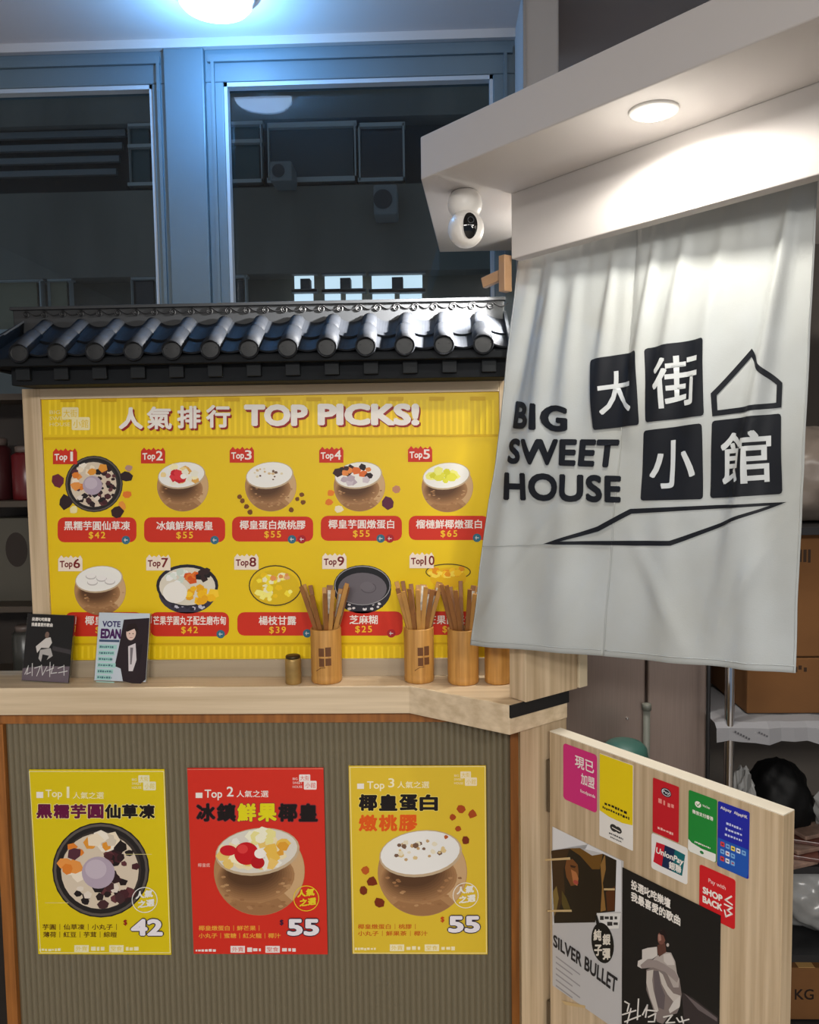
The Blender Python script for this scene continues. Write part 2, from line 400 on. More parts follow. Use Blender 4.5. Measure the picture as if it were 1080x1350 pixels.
# upright flap block standing on the end of the worktop
K = np.array([0.172, 1.588, 0])
t = thing('flap_block', 'upright oak block standing on the angled end of the worktop', 'wood block', (0.2, 1.63, ZC))
obj('board', MB().bbox(K-dE*0.023+eE*0.075+np.array([0,0,ZC+0.002+0.12]), dE, eE, (0,0,1), 0.023, 0.075, 0.12), WOODV, t, bevel=0.0015)
obj('edge_strip', MB().bbox(K-dE*0.018+eE*0.163+np.array([0,0,ZC+0.002+0.12]), dE, eE, (0,0,1), 0.023, 0.012, 0.118), mat('pale_edge_strip', (214, 198, 168), 0.5), t, bevel=0.001)

# ================================================================== HALF DOOR
ZD = 0.975
Hh = np.array([0.227, 1.652, 0]); dD = np.array([0.31, -0.392, 0]); WD = float(np.linalg.norm(dD)); dD = dD/WD; nDb = np.array([-dD[1], dD[0], 0])
dr = thing('half_door', 'light oak half door below the curtain, covered with stickers and posters', 'door', (0.37, 1.46, 0.08))
obj('leaf', MB().bbox(Hh+dD*WD/2+nDb*0.0165+np.array([0,0,0.08+(ZD-0.08)/2]), dD, nDb, (0,0,1), WD/2, 0.0165, (ZD-0.08)/2), WOODV, dr, bevel=0.001)
obj('lit_top_edge_strip', MB().bbox(Hh+dD*WD/2+nDb*0.0165+np.array([0,0,ZD+0.0008]), dD, nDb, (0,0,1), WD/2-.0005, 0.016, 0.0008), mat('lit_edge_tone', (232, 224, 206), 0.35), dr)  # paler strip: light falling on the top edge put into its colour
for zz in (0.86, 0.34):
    h = obj('hinge', MB().bbox(Hh-dD*0.003+nDb*0.004+np.array([0,0,zz]), dD, nDb, (0,0,1), 0.0035, 0.006, 0.055), mat('dull_hinge_steel', (120, 112, 100), 0.35, metal=0.9), dr)

# ================================================================== MENU BOARD
YB = 1.80
mbd = thing('menu_board', 'large yellow menu board headed TOP PICKS in a light oak frame', 'menu board', (-0.38, YB, 1.049))
obj('frame_side', MB().box(-0.909, -0.869, YB-0.006, YB+0.03, ZC, 1.702), WOODV, mbd, bevel=0.001)
obj('frame_side', MB().box(0.140, 0.158, YB-0.006, YB+0.03, ZC, 1.702), WOODV, mbd, bevel=0.001)
obj('frame_top', MB().box(-0.869, 0.140, YB-0.006, YB+0.03, 1.679, 1.702), WOODH, mbd, bevel=0.001)
obj('frame_bottom', MB().box(-0.869, 0.140, YB-0.006, YB+0.03, ZC, 1.093), mat('greyed_oak', (168, 152, 128), 0.5, var=0.08, stretch=(1.2,28,28), vscale=2.2), mbd, bevel=0.001)
YEL = (232, 196, 10); RED = (206, 48, 28); WHT = (238, 232, 224); DRED = (150, 30, 20)
sheet = obj('sheet', MB().box(-0.869, 0.140, YB, YB+0.004, 1.093, 1.679), mat('menu_yellow', YEL, 0.42, spec=0.35), mbd)
S = Flat((0, YB, 0), (1,0,0), (0,0,1), (0,-1,0), sheet)
S.begin('ribbed_bands')
DY = (212, 170, 6); LY = (246, 212, 36)
for i in range(75):
    x = 64+i*7.9; S.poly([(x, 527), (x+3, 527), (x+3.2, 573), (x+.2, 573)], LY)
for i in range(70):
    x = 76+i*7.9; S.poly([(x, 852), (x+3, 852), (x+3.1, 868), (x+.1, 868)], LY)
S.line([(60, 578), (660, 574)], 3, DY); S.line([(72, 849), (640, 848)], 2.5, DY)
for i in range(11): S.rect(80+i*54, 525-i*.2, 100+i*54, 530-i*.2, DY)
S.end()
S.begin('shop_emblem', 170)
S.rrect(82, 537, 104, 553, 2, (240,225,170)); S.rrect(95, 550, 119, 567, 2, (240,225,170))
S.text('BIG', 66, 541, 80, 546, (240,225,150), .01); S.text('SWEET', 66, 549, 93, 554, (240,225,150), .01); S.text('HOUSE', 66, 557, 93, 562, (240,225,150), .01)
S.text('大街', 84, 540, 102, 550, YEL); S.text('小館', 97, 553, 117, 564, YEL)
S.end()
S.begin('title_lettering', 170)
for (tx, a, b, c2, d2, bo) in (('人',157,537,189,566,.045),('氣',194,536,227,566,.03),('排',234,535,265,565,.035),('行',272,534,304,564,.035),
                          ('TOP',322,533,406,562,.055),('PICKS!',419,532,553,561,.055)):
    if tx in ('TOP', 'PICKS!'): S.end(); S.begin('title_lettering', 170)
    S.text(tx, a+2, b+2.5, c2+2, d2+2.5, DRED, bo+.012)
    S.text(tx, a, b, c2, d2, WHT, bo)
S.end()

TAN = (176, 132, 88); TAN2 = (204, 166, 122); BRN = (104, 70, 42); CRM = (236, 228, 212)
def badge(S, x, y, nm, red):
    S.begin('rank_badge', 90)
    col = RED if red else (240, 224, 206); tcol = WHT if red else (120, 24, 24)
    P = [(x, y+22), (x+32, y+22), (x+32, y+6)]
    for k in range(5):
        P += [(x+29-k*6.2, y+1 if k % 2 == 0 else y+2.5), (x+26-k*6.2, y+4.5)]
    P += [(x, y+6)]
    S.poly(P, col); S.text('Top', x+2, y+8.5, x+19, y+20, tcol, .03, dy=-1)
    S.text(nm, x+(23 if nm == '1' else 20), y+5.5, x+(26.5 if nm == '1' else 29 if len(nm) == 1 else 33), y+18, tcol, .02)
    S.end()
def coconut(S, cx, cy, w, seed, tint=(238,236,230)):
    r = w/2; rnd = random.Random(seed)
    lo = [(cx+r*math.cos(a), cy+r*.98*math.sin(a)) for a in np.linspace(-.62, math.pi+.50, 34)]
    S.poly(lo, TAN)
    arc = lambda q, a0, a1: [(cx+r*q*math.cos(a), cy+r*.98*q*math.sin(a)) for a in np.linspace(a0, a1, 12)]
    S.poly(arc(.99, -.55, .75)+[(cx+r*.50, cy+r*.45), (cx+r*.62, cy+r*.05), (cx+r*.74, cy-r*.3)], TAN2)
    S.poly(arc(.99, .9, 2.3)+[(cx-r*.42, cy+r*.55), (cx, cy+r*.72), (cx+r*.4, cy+r*.6)], (158, 114, 74))
    for k in range(9):
        q = k/8; c3 = tuple(int(a+(b-a)*q) for a, b in zip((168, 124, 82), (88, 58, 34)))
        S.ell(cx-r*(.08+.10*q), cy+r*(.14-.12*q), r*(.86-.34*q), r*(.56-.26*q), c3, -5)
    for i in range(26):
        a = rnd.uniform(.1, 3.0); q = rnd.uniform(.55, .93); S.blob(cx+r*q*math.cos(a), cy+r*q*math.sin(a), r*.06, rnd.choice([(166,120,78),(186,144,100),(150,106,68),(176,132,90)]), rnd, 6, .5)
    S.ell(cx-r*.04, cy-r*.42, r*.93, r*.52, (196, 172, 140), -7)
    S.ell(cx-r*.05, cy-r*.44, r*.89, r*.48, tint, -7)
def darkbowl(S, cx, cy, r, seed):
    S.ell(cx, cy, r, r*.98, (34, 30, 30)); S.ring(cx, cy, r*.97, r*.95, r*.05, (92, 84, 78)); S.ell(cx, cy, r*.83, r*.81, (58, 50, 46)); S.ell(cx-r*.02, cy+r*.02, r*.80, r*.78, (216, 200, 178))
    S.bits(cx+r*.38, cy+r*.05, r*.36, r*.62, 34, [(70,32,38),(44,24,28),(96,50,54),(30,20,22)], r*.11, seed)
    S.bits(cx-r*.05, cy+r*.52, r*.5, r*.22, 12, [(40,26,28),(70,40,44),(226,214,200),(30,22,24)], r*.13, seed+1)
    S.bits(cx-r*.15, cy-r*.55, r*.45, r*.18, 9, [(238,222,196),(226,150,50),(240,230,214),(214,200,180)], r*.15, seed+2)
    S.bits(cx-r*.55, cy-r*.12, r*.18, r*.4, 9, [(224,128,44),(240,226,206),(84,44,56),(232,150,70)], r*.15, seed+3)
    S.ell(cx-r*.05, cy+r*.05, r*.34, r*.33, (178, 162, 178)); S.ell(cx-r*.10, cy-r*.02, r*.22, r*.2, (196, 182, 194))
RB = random.Random(5)
def bowl(S, i, cx, cy):
    S.begin('bowl_picture')
    if i == 1:
        darkbowl(S, cx, cy, 38, 11)
        for (x, y, r, c) in ((76,634,9,(104,36,52)),(86,662,10,(44,26,30)),(167,628,8,(44,26,30)),(170,617,5,(180,140,130)),(168,652,6,(226,120,40)),(161,667,6,(232,150,60)),(154,675,9,(52,28,30)),(98,672,6,(240,226,170))): S.blob(x, y, r, c, RB)
    elif i in (2, 3, 4, 5, 6):
        coconut(S, cx, cy, 68, i*7)
        if i == 2:
            S.bits(cx-2, cy-15, 24, 11, 22, [(240,214,150),(236,232,214),(226,170,80),(246,236,190)], 5, 3); S.bits(cx-12, cy-13, 10, 6, 6, [(200,24,40),(222,52,60)], 7, 4); S.ell(cx+1, cy-13, 4, 3.5, (244,238,230))
        if i == 3:
            S.bits(cx-5, cy-16, 20, 8, 16, [(214,186,140),(110,80,60),(226,214,180)], 2, 5)
            for (x, y) in ((320,660),(325,668),(316,655),(330,675),(384,672),(392,658),(398,652),(400,662)): S.blob(x, y, 3.5, (120,70,30), RB)
        if i == 4:
            S.bits(cx-2, cy-18, 26, 8, 14, [(40,26,28),(222,110,50),(60,34,36),(230,140,70)], 6, 6); S.bits(cx-6, cy-7, 20, 4, 5, [(186,170,180),(206,194,200)], 6, 7)
            for (x, y, r, c) in ((436,650,5,(232,130,40)),(434,662,5,(226,120,40)),(512,663,9,(92,34,60)),(523,645,6,(190,130,100)),(447,671,6,(240,226,190))): S.blob(x, y, r, c, RB)
        if i == 5: S.bits(cx-5, cy-15, 18, 7, 12, [(226,222,70),(238,236,130),(214,210,50)], 6.5, 8)
        if i == 6:
            for (x, y) in ((-12,-18),(2,-15),(-10,-10),(13,-11)): S.ell(cx+x, cy+y, 7, 4, (196,190,186)); S.ell(cx+x, cy+y-1, 6.3, 3.4, (238,234,230))
    elif i == 7:
        S.ell(cx, cy+6, 38, 28, (58,54,70)); S.bits(cx, cy+24, 26, 7, 16, [(200,198,210),(40,38,50)], 2.6, 9); S.ell(cx, cy-3, 41, 28, (38,34,44)); S.ell(cx, cy-2, 37, 25, (222,214,196))
        S.bits(cx-14, cy-14, 14, 9, 14, [(226,232,222),(206,218,206),(240,240,236)], 5, 10); S.bits(cx+8, cy-17, 8, 7, 7, [(214,84,24),(226,120,40)], 5.5, 11); S.bits(cx+24, cy-16, 9, 9, 8, [(30,24,26),(52,34,34)], 6, 12)
        S.bits(cx+16, cy+8, 18, 12, 18, [(244,188,20),(250,206,50),(236,170,20)], 7, 13); S.ell(cx-16, cy+6, 16, 14, (240,236,228))
    elif i == 8:
        S.ell(cx, cy+4, 32, 25, (222, 186, 20)); S.ring(cx, cy, 35, 27, 1.6, (70,56,24)); S.bits(cx, cy, 26, 19, 34, [(248,226,60),(240,232,190),(236,196,20),(250,240,130)], 5, 14); S.bits(cx+6, cy-12, 12, 4, 5, [(230,150,80),(226,170,120)], 3.5, 15)
    elif i == 9:
        S.ell(cx, cy+3, 38, 32, (44,42,50)); S.bits(cx, cy+24, 26, 7, 18, [(220,216,216),(34,32,40)], 2.4, 16); S.ell(cx, cy-2, 38, 27, (26,26,30)); S.ring(cx, cy-2, 37, 26, 1.2, (150,148,150)); S.ell(cx, cy+2, 32, 21, (104,98,104)); S.ring(cx+8, cy+1, 10, 7, .8, (74,70,76)); S.ell(cx+6, cy-1, 9, 6, (110,104,110))
    else:
        S.ring(cx, cy-6, 30, 11, 1.5, (84,68,20)); S.ell(cx, cy+2, 24, 14, (228,180,16)); S.bits(cx, cy-6, 24, 7, 18, [(246,196,30),(232,150,20),(250,220,80)], 5, 17)
    S.end()
def caption(S, x0, y0, x1, y1, name, price, dots, nx=None):
    S.begin('caption_plate')
    S.rrect(x0, y0, x1, y1, 9, RED); mx = (x0+x1)/2
    hw = min((x1-x0)/2-4, len(name)*6.2) if nx is None else nx
    S.text(name, mx-hw, y0+5, mx+hw, y0+17, WHT, .022, space=1.0); S.text(price, mx-11, y0+19, mx+11, y0+29, (240,190,40), .02, space=1.25)
    for k, (dx, col) in enumerate(dots):
        S.ell(dx, y1-3, 5.6, 5.6, col, n=16); S.line([(dx-2, y1-3), (dx+2, y1-3)], 1, (220,220,220)); S.line([(dx-1, y1-5), (dx-1, y1-1)], .8, (220,220,220))
    S.end()
TEAL = (52, 108, 130); MAR = (170, 30, 40)
row1 = [(70,590,124,638),(186,589,241,641),(303,588,357,641),(421,588,474,641),(538,587,590,642)]
cap1 = [(76,682,180,715,'黑糯芋圓仙草凍','$42',[(166,TEAL)]),(190,682,297,715,'冰鎮鮮果椰皇','$55',[(283,TEAL)]),(306,681,413,714,'椰皇蛋白燉桃膠','$55',[(385,TEAL),(398,MAR)]),
        (423,680,530,713,'椰皇芋圓燉蛋白','$55',[(502,TEAL),(514,MAR)]),(539,680,645,712,'榴槤鮮椰燉蛋白','$65',[(629,TEAL)])]
row2 = [(77,731,132,778),(193,730,247,775),(309,729,363,772),(425,728,478,774),(540,727,591,760)]
cap2 = [(86,807,188,839,'椰皇湯圓','$50',[(172,TEAL)]),(198,807,302,839,'芒果芋圓丸子配生磨布甸','$42',[(291,TEAL)]),(313,807,419,838,'楊枝甘露','$39',[(405,TEAL)]),
        (428,806,531,838,'芝麻糊','$25',[(516,MAR)]),(544,806,645,837,'芒果西米露','$39',[(629,MAR)])]
for i in range(5):
    bx, by, cx, cy = row1[i]; bowl(S, i+1, cx, cy); badge(S, bx, by, str(i+1), True); caption(S, *cap1[i])
for i in range(5):
    bx, by, cx, cy = row2[i]; bowl(S, i+6, cx, cy); badge(S, bx, by, str(i+6), False); caption(S, *cap2[i])

# ================================================================== THREE PRICE POSTERS ON THE FLUTED FRONT
YPO = 1.745
def poster(x0, x1, z0, z1, rgb, label):
    t = thing('price_poster', label, 'poster', ((x0+x1)/2, YPO, z0), 'price posters on the counter front')
    sh = obj('sheet', MB().box(x0, x1, YPO, YPO+0.0025, z0, z1), mat('poster_%02x%02x%02x' % rgb, rgb, 0.4, spec=0.35), t)
    return t, Flat((0, YPO, 0), (1,0,0), (0,0,1), (0,-1,0), t)
def emblem(F, x, y, s, rgb, bg):
    F.begin('shop_emblem')
    F.rrect(x+8*s, y, x+22*s, y+9*s, 1.2*s, rgb); F.rrect(x+14*s, y+8*s, x+30*s, y+19*s, 1.2*s, rgb)
    F.text('大街', x+9.5*s, y+1.5*s, x+20.5*s, y+7.5*s, bg); F.text('小館', x+16*s, y+10*s, x+28.5*s, y+17*s, bg)
    F.text('BIG', x, y+4*s, x+6*s, y+7*s, rgb); F.text('SWEET', x, y+9*s, x+12*s, y+12*s, rgb); F.text('HOUSE', x, y+14*s, x+12*s, y+17*s, rgb); F.end()
def headline(F, chars, y0, y1, col_edge=None):
    F.begin('headline')
    for ch, a, b, c in chars:
        if col_edge: F.text(ch, a-.8, y0-.8, b+.8, y1+.8, col_edge, .075)
        F.text(ch, a, y0, b, y1, c, .05)
    F.end()
def price(F, x, y, num, dcol):
    F.begin('price', 120); F.text('$', x-10, y+1, x-5, y+9, dcol, .04)
    for dx, dy in ((-1.3,0),(1.3,0),(0,-1.3),(0,1.3)): F.text(num, x+dx, y+dy, x+42+dx, y+22+dy, (48,34,52), .05)
    F.text(num, x, y, x+42, y+22, (236,230,236), .045); F.end()
def footer(F, x, y, c, bg):
    F.begin('footer_line'); F.rect(x, y, x+19, y+9, c); F.text('外賣', x+2, y+1.5, x+17, y+7.5, bg); F.end(); F.begin('footer_line'); F.rect(x+46, y, x+65, y+9, c); F.text('堂食', x+48, y+1.5, x+63, y+7.5, bg)
    F.end(); F.begin('footer_line'); F.dashes(x+22, y+2, x+40, y+8, c); F.end(); F.begin('footer_line'); F.dashes(x+68, y+2, x+86, y+8, c); F.end(); F.begin('footer_line'); F.dashes(x-46, y+4, x-18, y+8, c); F.end()
def stamp(F, x, y, c, bg):
    F.begin('round_stamp', 130); F.ring(x, y, 17, 17, 1.0, c); F.text('人氣', x-12, y-11, x+11, y-1, c, .05, dy=-3); F.text('之選', x-9, y+1, x+13, y+11, c, .05, dy=-3); F.end()

YP1 = (220, 196, 8); PR = (212, 44, 28); YP3 = (224, 190, 48)
t, F = poster(-0.909, -0.606, 0.434, 0.861, YP1, 'yellow price poster with a black bowl of grass jelly, marked 42')
F.begin('border'); 
for a in (((38.5,1017),(216,1017)),((216,1017),(224.5,1256)),((224.5,1256),(53.5,1256)),((53.5,1256),(38.5,1017))): F.line(a, .8, (240,232,180))
F.end()
emblem(F, 174, 1022, 1.05, (232,226,190), YP1)
F.begin('rank_line'); F.rect(48, 1044, 57, 1052, WHT); F.text('Top', 60, 1041, 82, 1054, (240,232,190), .02); F.text('1', 88, 1037, 91.5, 1052, (240,232,190), .01); F.text('人氣之選', 96, 1044, 137, 1053, (240,232,190), .01); F.end()
PU = (100, 12, 60); BK = (22, 12, 14)
headline(F, [(c, 48+i*22.6, 69+i*22.6, PU if i < 4 else BK) for i, c in enumerate('黑糯芋圓仙草凍')], 1060, 1079, (240,226,150))
F.begin('bowl_picture'); darkbowl(F, 133, 1147, 64, 21)
F.line([(165, 1126), (200, 1126)], .6, (226,214,150)); F.line([(60, 1190), (90, 1190)], .6, (226,214,150)); F.end()
stamp(F, 191, 1186, (232, 230, 224), YP1)
F.begin('ingredient_text'); F.text('芋圓｜仙草凍｜小丸子｜', 56, 1218, 154, 1226, (70,20,10), .02); F.text('薄荷｜紅豆｜芋茸｜綜皚', 57, 1228, 154, 1236, (70,20,10), .02); F.end()
price(F, 173, 1211, '42', DRED); footer(F, 98, 1246, (238,230,190), YP1)

t, F = poster(-0.555, -0.2535, 0.4365, 0.8635, PR, 'red price poster with a fruit-topped coconut, marked 55')
F.begin('border'); F.line([(247.5,1014.5),(426,1013.5)], .8, (226,130,110)); F.end()
emblem(F, 386, 1021, 1.05, (240,226,222), PR)
F.begin('rank_line'); F.rect(258, 1045, 267, 1052, WHT); F.text('Top', 270, 1041, 293, 1055, WHT, .02); F.text('2', 299, 1037, 308, 1050, WHT, .015); F.text('人氣之選', 312, 1042, 354, 1051, WHT, .012); F.end()
headline(F, [(c, 259+i*27, 284+i*27, (226,214,20) if i in (2,3) else BK) for i, c in enumerate('冰鎮鮮果椰皇')], 1059, 1083, (150,50,60))
F.begin('bowl_picture'); coconut(F, 342, 1148, 120, 33, (222,216,204))
F.bits(330, 1124, 46, 21, 34, [(240,224,180),(238,234,224),(236,200,110),(250,240,200)], 8, 34); F.bits(348, 1104, 18, 8, 8, [(244,240,214),(236,226,150)], 9, 35); F.bits(366, 1118, 10, 12, 6, [(236,190,80),(226,160,50)], 8, 36)
F.ell(301, 1121, 11, 7, (204,22,36)); F.ell(325, 1125, 16, 15, (200,20,30)); F.ell(340, 1137, 9, 8, (186,14,26)); F.ell(320, 1119, 7, 6, (224,60,60)); F.ell(343, 1125, 7.5, 6.5, (246,240,232)); F.poly([(352,1145),(356,1130),(368,1136),(360,1146)], (240,200,110)); F.end()
F.begin('side_note'); F.text('椰皇底', 261, 1138, 277, 1143, (240,200,190)); F.end()
stamp(F, 404, 1184, (232, 208, 40), PR)
F.begin('ingredient_text'); F.text('椰皇燉蛋白｜鮮芒果｜', 262, 1220, 342, 1227, (236,170,60), .02); F.text('小丸子｜蜜糖｜紅火龍｜椰汁', 262, 1230, 370, 1237, (236,170,60), .02); F.end()
price(F, 379, 1211, '55', (60,20,50)); footer(F, 304, 1247, (240,226,222), PR)

t, F = poster(-0.198, 0.102, 0.4385, 0.8675, YP3, 'mustard price poster with a white custard coconut, marked 55')
F.begin('border')
for a in (((461.5,1011.5),(639.5,1010.5)),((639.5,1010.5),(641.5,1256.5)),((641.5,1256.5),(466.5,1256.5)),((466.5,1256.5),(461.5,1011.5))): F.line(a, .8, (244,232,170))
F.end()
emblem(F, 599, 1017, 1.0, (242,226,190), YP3)
F.begin('rank_line'); F.rect(471, 1033, 480, 1040, WHT); F.text('Top', 484, 1030, 507, 1043, (246,236,200), .02); F.text('3', 512, 1026, 520, 1038, (246,236,200), .012); F.text('人氣之選', 524, 1030, 566, 1039, (246,236,200), .01); F.end()
headline(F, [(c, 473+i*26.7, 497.5+i*26.7, BK) for i, c in enumerate('椰皇蛋白')], 1047, 1069, (244,222,120))
F.begin('headline'); [F.text(c, 473+i*27, 497.5+i*27, 1, 1, BK) for i, c in enumerate('')]
for i, c in enumerate('燉桃膠'): F.text(c, 473+i*26.4, 1074, 497.5+i*26.4, 1096, (226,90,20), .045)
F.end()
F.begin('bowl_picture'); coconut(F, 557, 1150, 118, 44, (238,236,232))
F.bits(552, 1121, 34, 14, 26, [(222,196,140),(120,90,70),(232,222,196),(196,160,110)], 3.6, 45)
for (x, y, r) in ((608,1066,6),(623,1073,6),(597,1077,4.5),(604,1092,4.5),(614,1108,6),(482,1147,6),(491,1162,7),(479,1174,6),(500,1190,8),(588,1103,3)): F.blob(x, y, r, random.Random(int(x)).choice([(170,70,20),(120,44,14),(190,90,30)]), RB)
F.end()
stamp(F, 614, 1180, (240, 236, 226), YP3)
F.begin('ingredient_text'); F.text('椰皇燉蛋白｜桃膠｜', 472, 1218, 548, 1225, (196,84,20), .02); F.text('小丸子｜鮮果茶｜椰汁', 472, 1227, 564, 1234, (196,84,20), .02); F.end()
price(F, 591, 1207, '55', (196,70,20)); footer(F, 514, 1245, (244,232,190), YP3)

# ================================================================== TILED ROOF OVER THE MENU BOARD
rf = thing('tiled_canopy', 'miniature dark Chinese tiled roof above the yellow menu board', 'roof', (-0.38, 1.78, 1.70))
XL, XR = -0.905, 0.150
obj('fascia_board', MB().box(XL+0.02, XR, 1.705, 1.80, 1.702, 1.752), TILED, rf, bevel=0.002)
obj('eave_board', MB().box(XL-0.02, XR, 1.672, 1.80, 1.738, 1.753), TILED, rf, bevel=0.002)
obj('roof_deck', MB().add([(XL-.02,1.675,1.754),(XR,1.675,1.754),(XR,1.815,1.836),(XL+.0,1.815,1.836),(XL-.02,1.675,1.748),(XR,1.675,1.748),(XR,1.815,1.748),(XL,1.815,1.748)],
    [(0,1,2,3),(7,6,5,4),(0,4,5,1),(1,5,6,2),(2,6,7,3),(3,7,4,0)]), TILED, rf)
rc = obj('ridge_cap', MB().box(-0.920, 0.152, 1.792, 1.845, 1.815, 1.876), mat('dark_ridge_glaze', (30, 32, 35), 0.55), rf, bevel=0.003)
obj('ridge_lip', MB().box(-0.924, 0.154, 1.786, 1.848, 1.872, 1.879), mat('dark_ridge_glaze', (30, 32, 35), 0.55), rc, bevel=0.001)
# scroll relief
pts = []
for k in range(40):
    a = k/39
    if a < .55:
        q = a/.55; th = 3.6*math.pi*(1-q)+.4; r = 0.002+0.0065*(q); pts.append((r*math.cos(th)-.004, 0, r*math.sin(th)))
    else:
        q = (a-.55)/.45; p0 = pts[21] if len(pts) > 21 else pts[-1]; pts.append((p0[0]+q*0.030, 0, p0[2]*(1-q)-0.007*math.sin(q*math.pi)+.004*q))
ns = 26; first = None
for k in range(ns):
    ox = XL+0.02+k*0.0405
    if first is None:
        first = obj('scroll_relief', MB().tube([(ox+p[0], 1.7905+p[1], 1.862+p[2]) for p in pts], 0.0014, 6), mat('black_scroll_paint', (18, 18, 20), 0.5), rc); fx = ox
    else: clone(first, 'scroll_relief', rc, (ox-fx, 0, 0))
# tiles
NT = 13; sp = (0.099+0.846)/(NT-1); e0 = np.array([0, 1.668, 1.765]); e1 = np.array([0, 1.795, 1.836])
ax = (e1-e0)/np.linalg.norm(e1-e0); nrm = np.array([0, -ax[2], ax[1]]); R0 = 0.0205
def halfpipe(mb, xc, a, b, ra, rb, th=0.003, n=12):
    V = []
    for p, r in ((a, ra), (b, rb)):
        for k in range(n+1):
            t2 = math.pi*k/n; V.append(p+np.array([xc+r*math.cos(t2), 0, 0])+nrm*r*math.sin(t2)+np.array([0,0,0]))
        for k in range(n+1):
            t2 = math.pi*k/n; V.append(p+np.array([xc+(r-th)*math.cos(t2), 0, 0])+nrm*(r-th)*math.sin(t2))
    m2 = n+1; F = []
    for k in range(n):
        F += [(k, k+1, 2*m2+k+1, 2*m2+k), (m2+k+1, m2+k, 3*m2+k, 3*m2+k+1), (k+1, k, m2+k, m2+k+1), (2*m2+k, 2*m2+k+1, 3*m2+k+1, 3*m2+k)]
    return mb.add(V, F)
xc0 = -0.846; c1 = d1 = p1 = None
for i in range(NT):
    dx = i*sp
    if i == 0:
        mb = MB(); L = np.linalg.norm(e1-e0); mid = e0+ax*L*0.45
        halfpipe(mb, xc0, e0, mid+ax*.012, R0, R0*.98); halfpipe(mb, xc0, mid, e1, R0*.86, R0*.84)
        c1 = obj('cover_tile', mb, TILE, rf, smooth=True)
        d1 = obj('tile_end_disc', MB().lathe((xc0, 1.664, 1.765), [(0.0185, .012), (0.0185, 0.002), (0.0165, 0.003), (0.004, 0.0025)], 28, 'y'), mat('dark_tile_end', (20, 22, 24), 0.5), c1, smooth=False)
        r1 = obj('tile_end_rim', MB().tube([(xc0+0.0195*math.cos(a), 1.665, 1.765+0.0195*math.sin(a)) for a in np.linspace(0, 6.2832, 33)[:-1]], 0.0018, 6, closed=True), TILE, c1, smooth=True)
        # pan tile: concave trough, two overlapping courses
        mb = MB(); hw = sp/2-0.010
        for (a, b, lift) in ((e0+ax*.0, e0+ax*.075, 0.004), (e0+ax*.058, e0+ax*.152, 0.009)):
            V = []; N = 10
            for p in (a, b):
                for th in (0.0, 0.004):
                    for k in range(N+1):
                        q = -1+2*k/N; V.append(p+np.array([xc0+sp/2+hw*q, 0, 0])+nrm*(-0.010*(1-q*q)+lift-th))
            n1 = N+1; Fq = []
            for k in range(N):
                Fq += [(k, k+1, 2*n1+k+1, 2*n1+k), (n1+k+1, n1+k, 3*n1+k, 3*n1+k+1), (k+1, k, n1+k, n1+k+1)]
            mb.add(V, Fq)
        p1 = obj('pan_tile', mb, TILE, rf, smooth=False)
    else:
        c = clone(c1, 'cover_tile', rf, (dx, 0, 0)); clone(d1, 'tile_end_disc', c, (0,0,0)); clone(r1, 'tile_end_rim', c, (0,0,0))
        if i < NT: clone(p1, 'pan_tile', rf, (dx, 0, 0)) if i < NT-1 else None
# last pan tile cut at the gable
xa = xc0+(NT-1)*sp+0.014; mb = MB()
for (a, b, lift) in ((e0, e0+ax*.075, 0.004), (e0+ax*.058, e0+ax*.148, 0.009)):
    V = []; wq = XR-xa
    for p in (a, b):
        for th in (0.0, 0.004):
            for k in range(7): V.append(p+np.array([xa+wq*k/6, 0, 0])+nrm*(-0.010*math.sin(math.pi*.55*k/6)+lift-th))
    Fq = []
    for k in range(6): Fq += [(k, k+1, 14+k+1, 14+k), (7+k+1, 7+k, 21+k, 21+k+1), (k+1, k, 7+k, 7+k+1)]
    mb.add(V, Fq)
obj('pan_tile', mb, TILE, rf)
b0 = None
for k in range(13):
    x = XL+0.035+k*0.0806
    if b0 is None: b0 = obj('eave_block', MB().box(x, x+0.030, 1.694, 1.706, 1.712, 1.738), mat('eave_block_paint', (26, 29, 32), 0.6, spec=0.2), rf, bevel=0.001); bx = x
    else: clone(b0, 'eave_block', rf, (x-bx, 0, 0))
obj('gable_end', MB().add([(XR,1.668,1.740),(XR,1.80,1.740),(XR,1.80,1.85),(XR,1.79,1.85),(XR,1.668,1.775),(XR+.006,1.668,1.740),(XR+.006,1.80,1.740),(XR+.006,1.80,1.85),(XR+.006,1.79,1.85),(XR+.006,1.668,1.775)],
    [(4,3,2,1,0),(5,6,7,8,9),(0,1,6,5),(1,2,7,6),(2,3,8,7),(3,4,9,8),(4,0,5,9)]), TILED, rf)
obj('gable_end', MB().add([(XL-.03,1.672,1.74),(XL-.03,1.80,1.735),(XL+.0,1.80,1.83),(XL-.005,1.79,1.83),(XL-.035,1.668,1.775),(XL-.02,1.668,1.735),(XL-.0,1.80,1.735),(XL+.01,1.80,1.85),(XL+.01,1.79,1.85),(XL-.02,1.668,1.775)],
    [(0,1,2,3,4),(9,8,7,6,5),(5,6,1,0),(6,7,2,1),(7,8,3,2),(8,9,4,3),(9,5,0,4)]), TILED, rf)

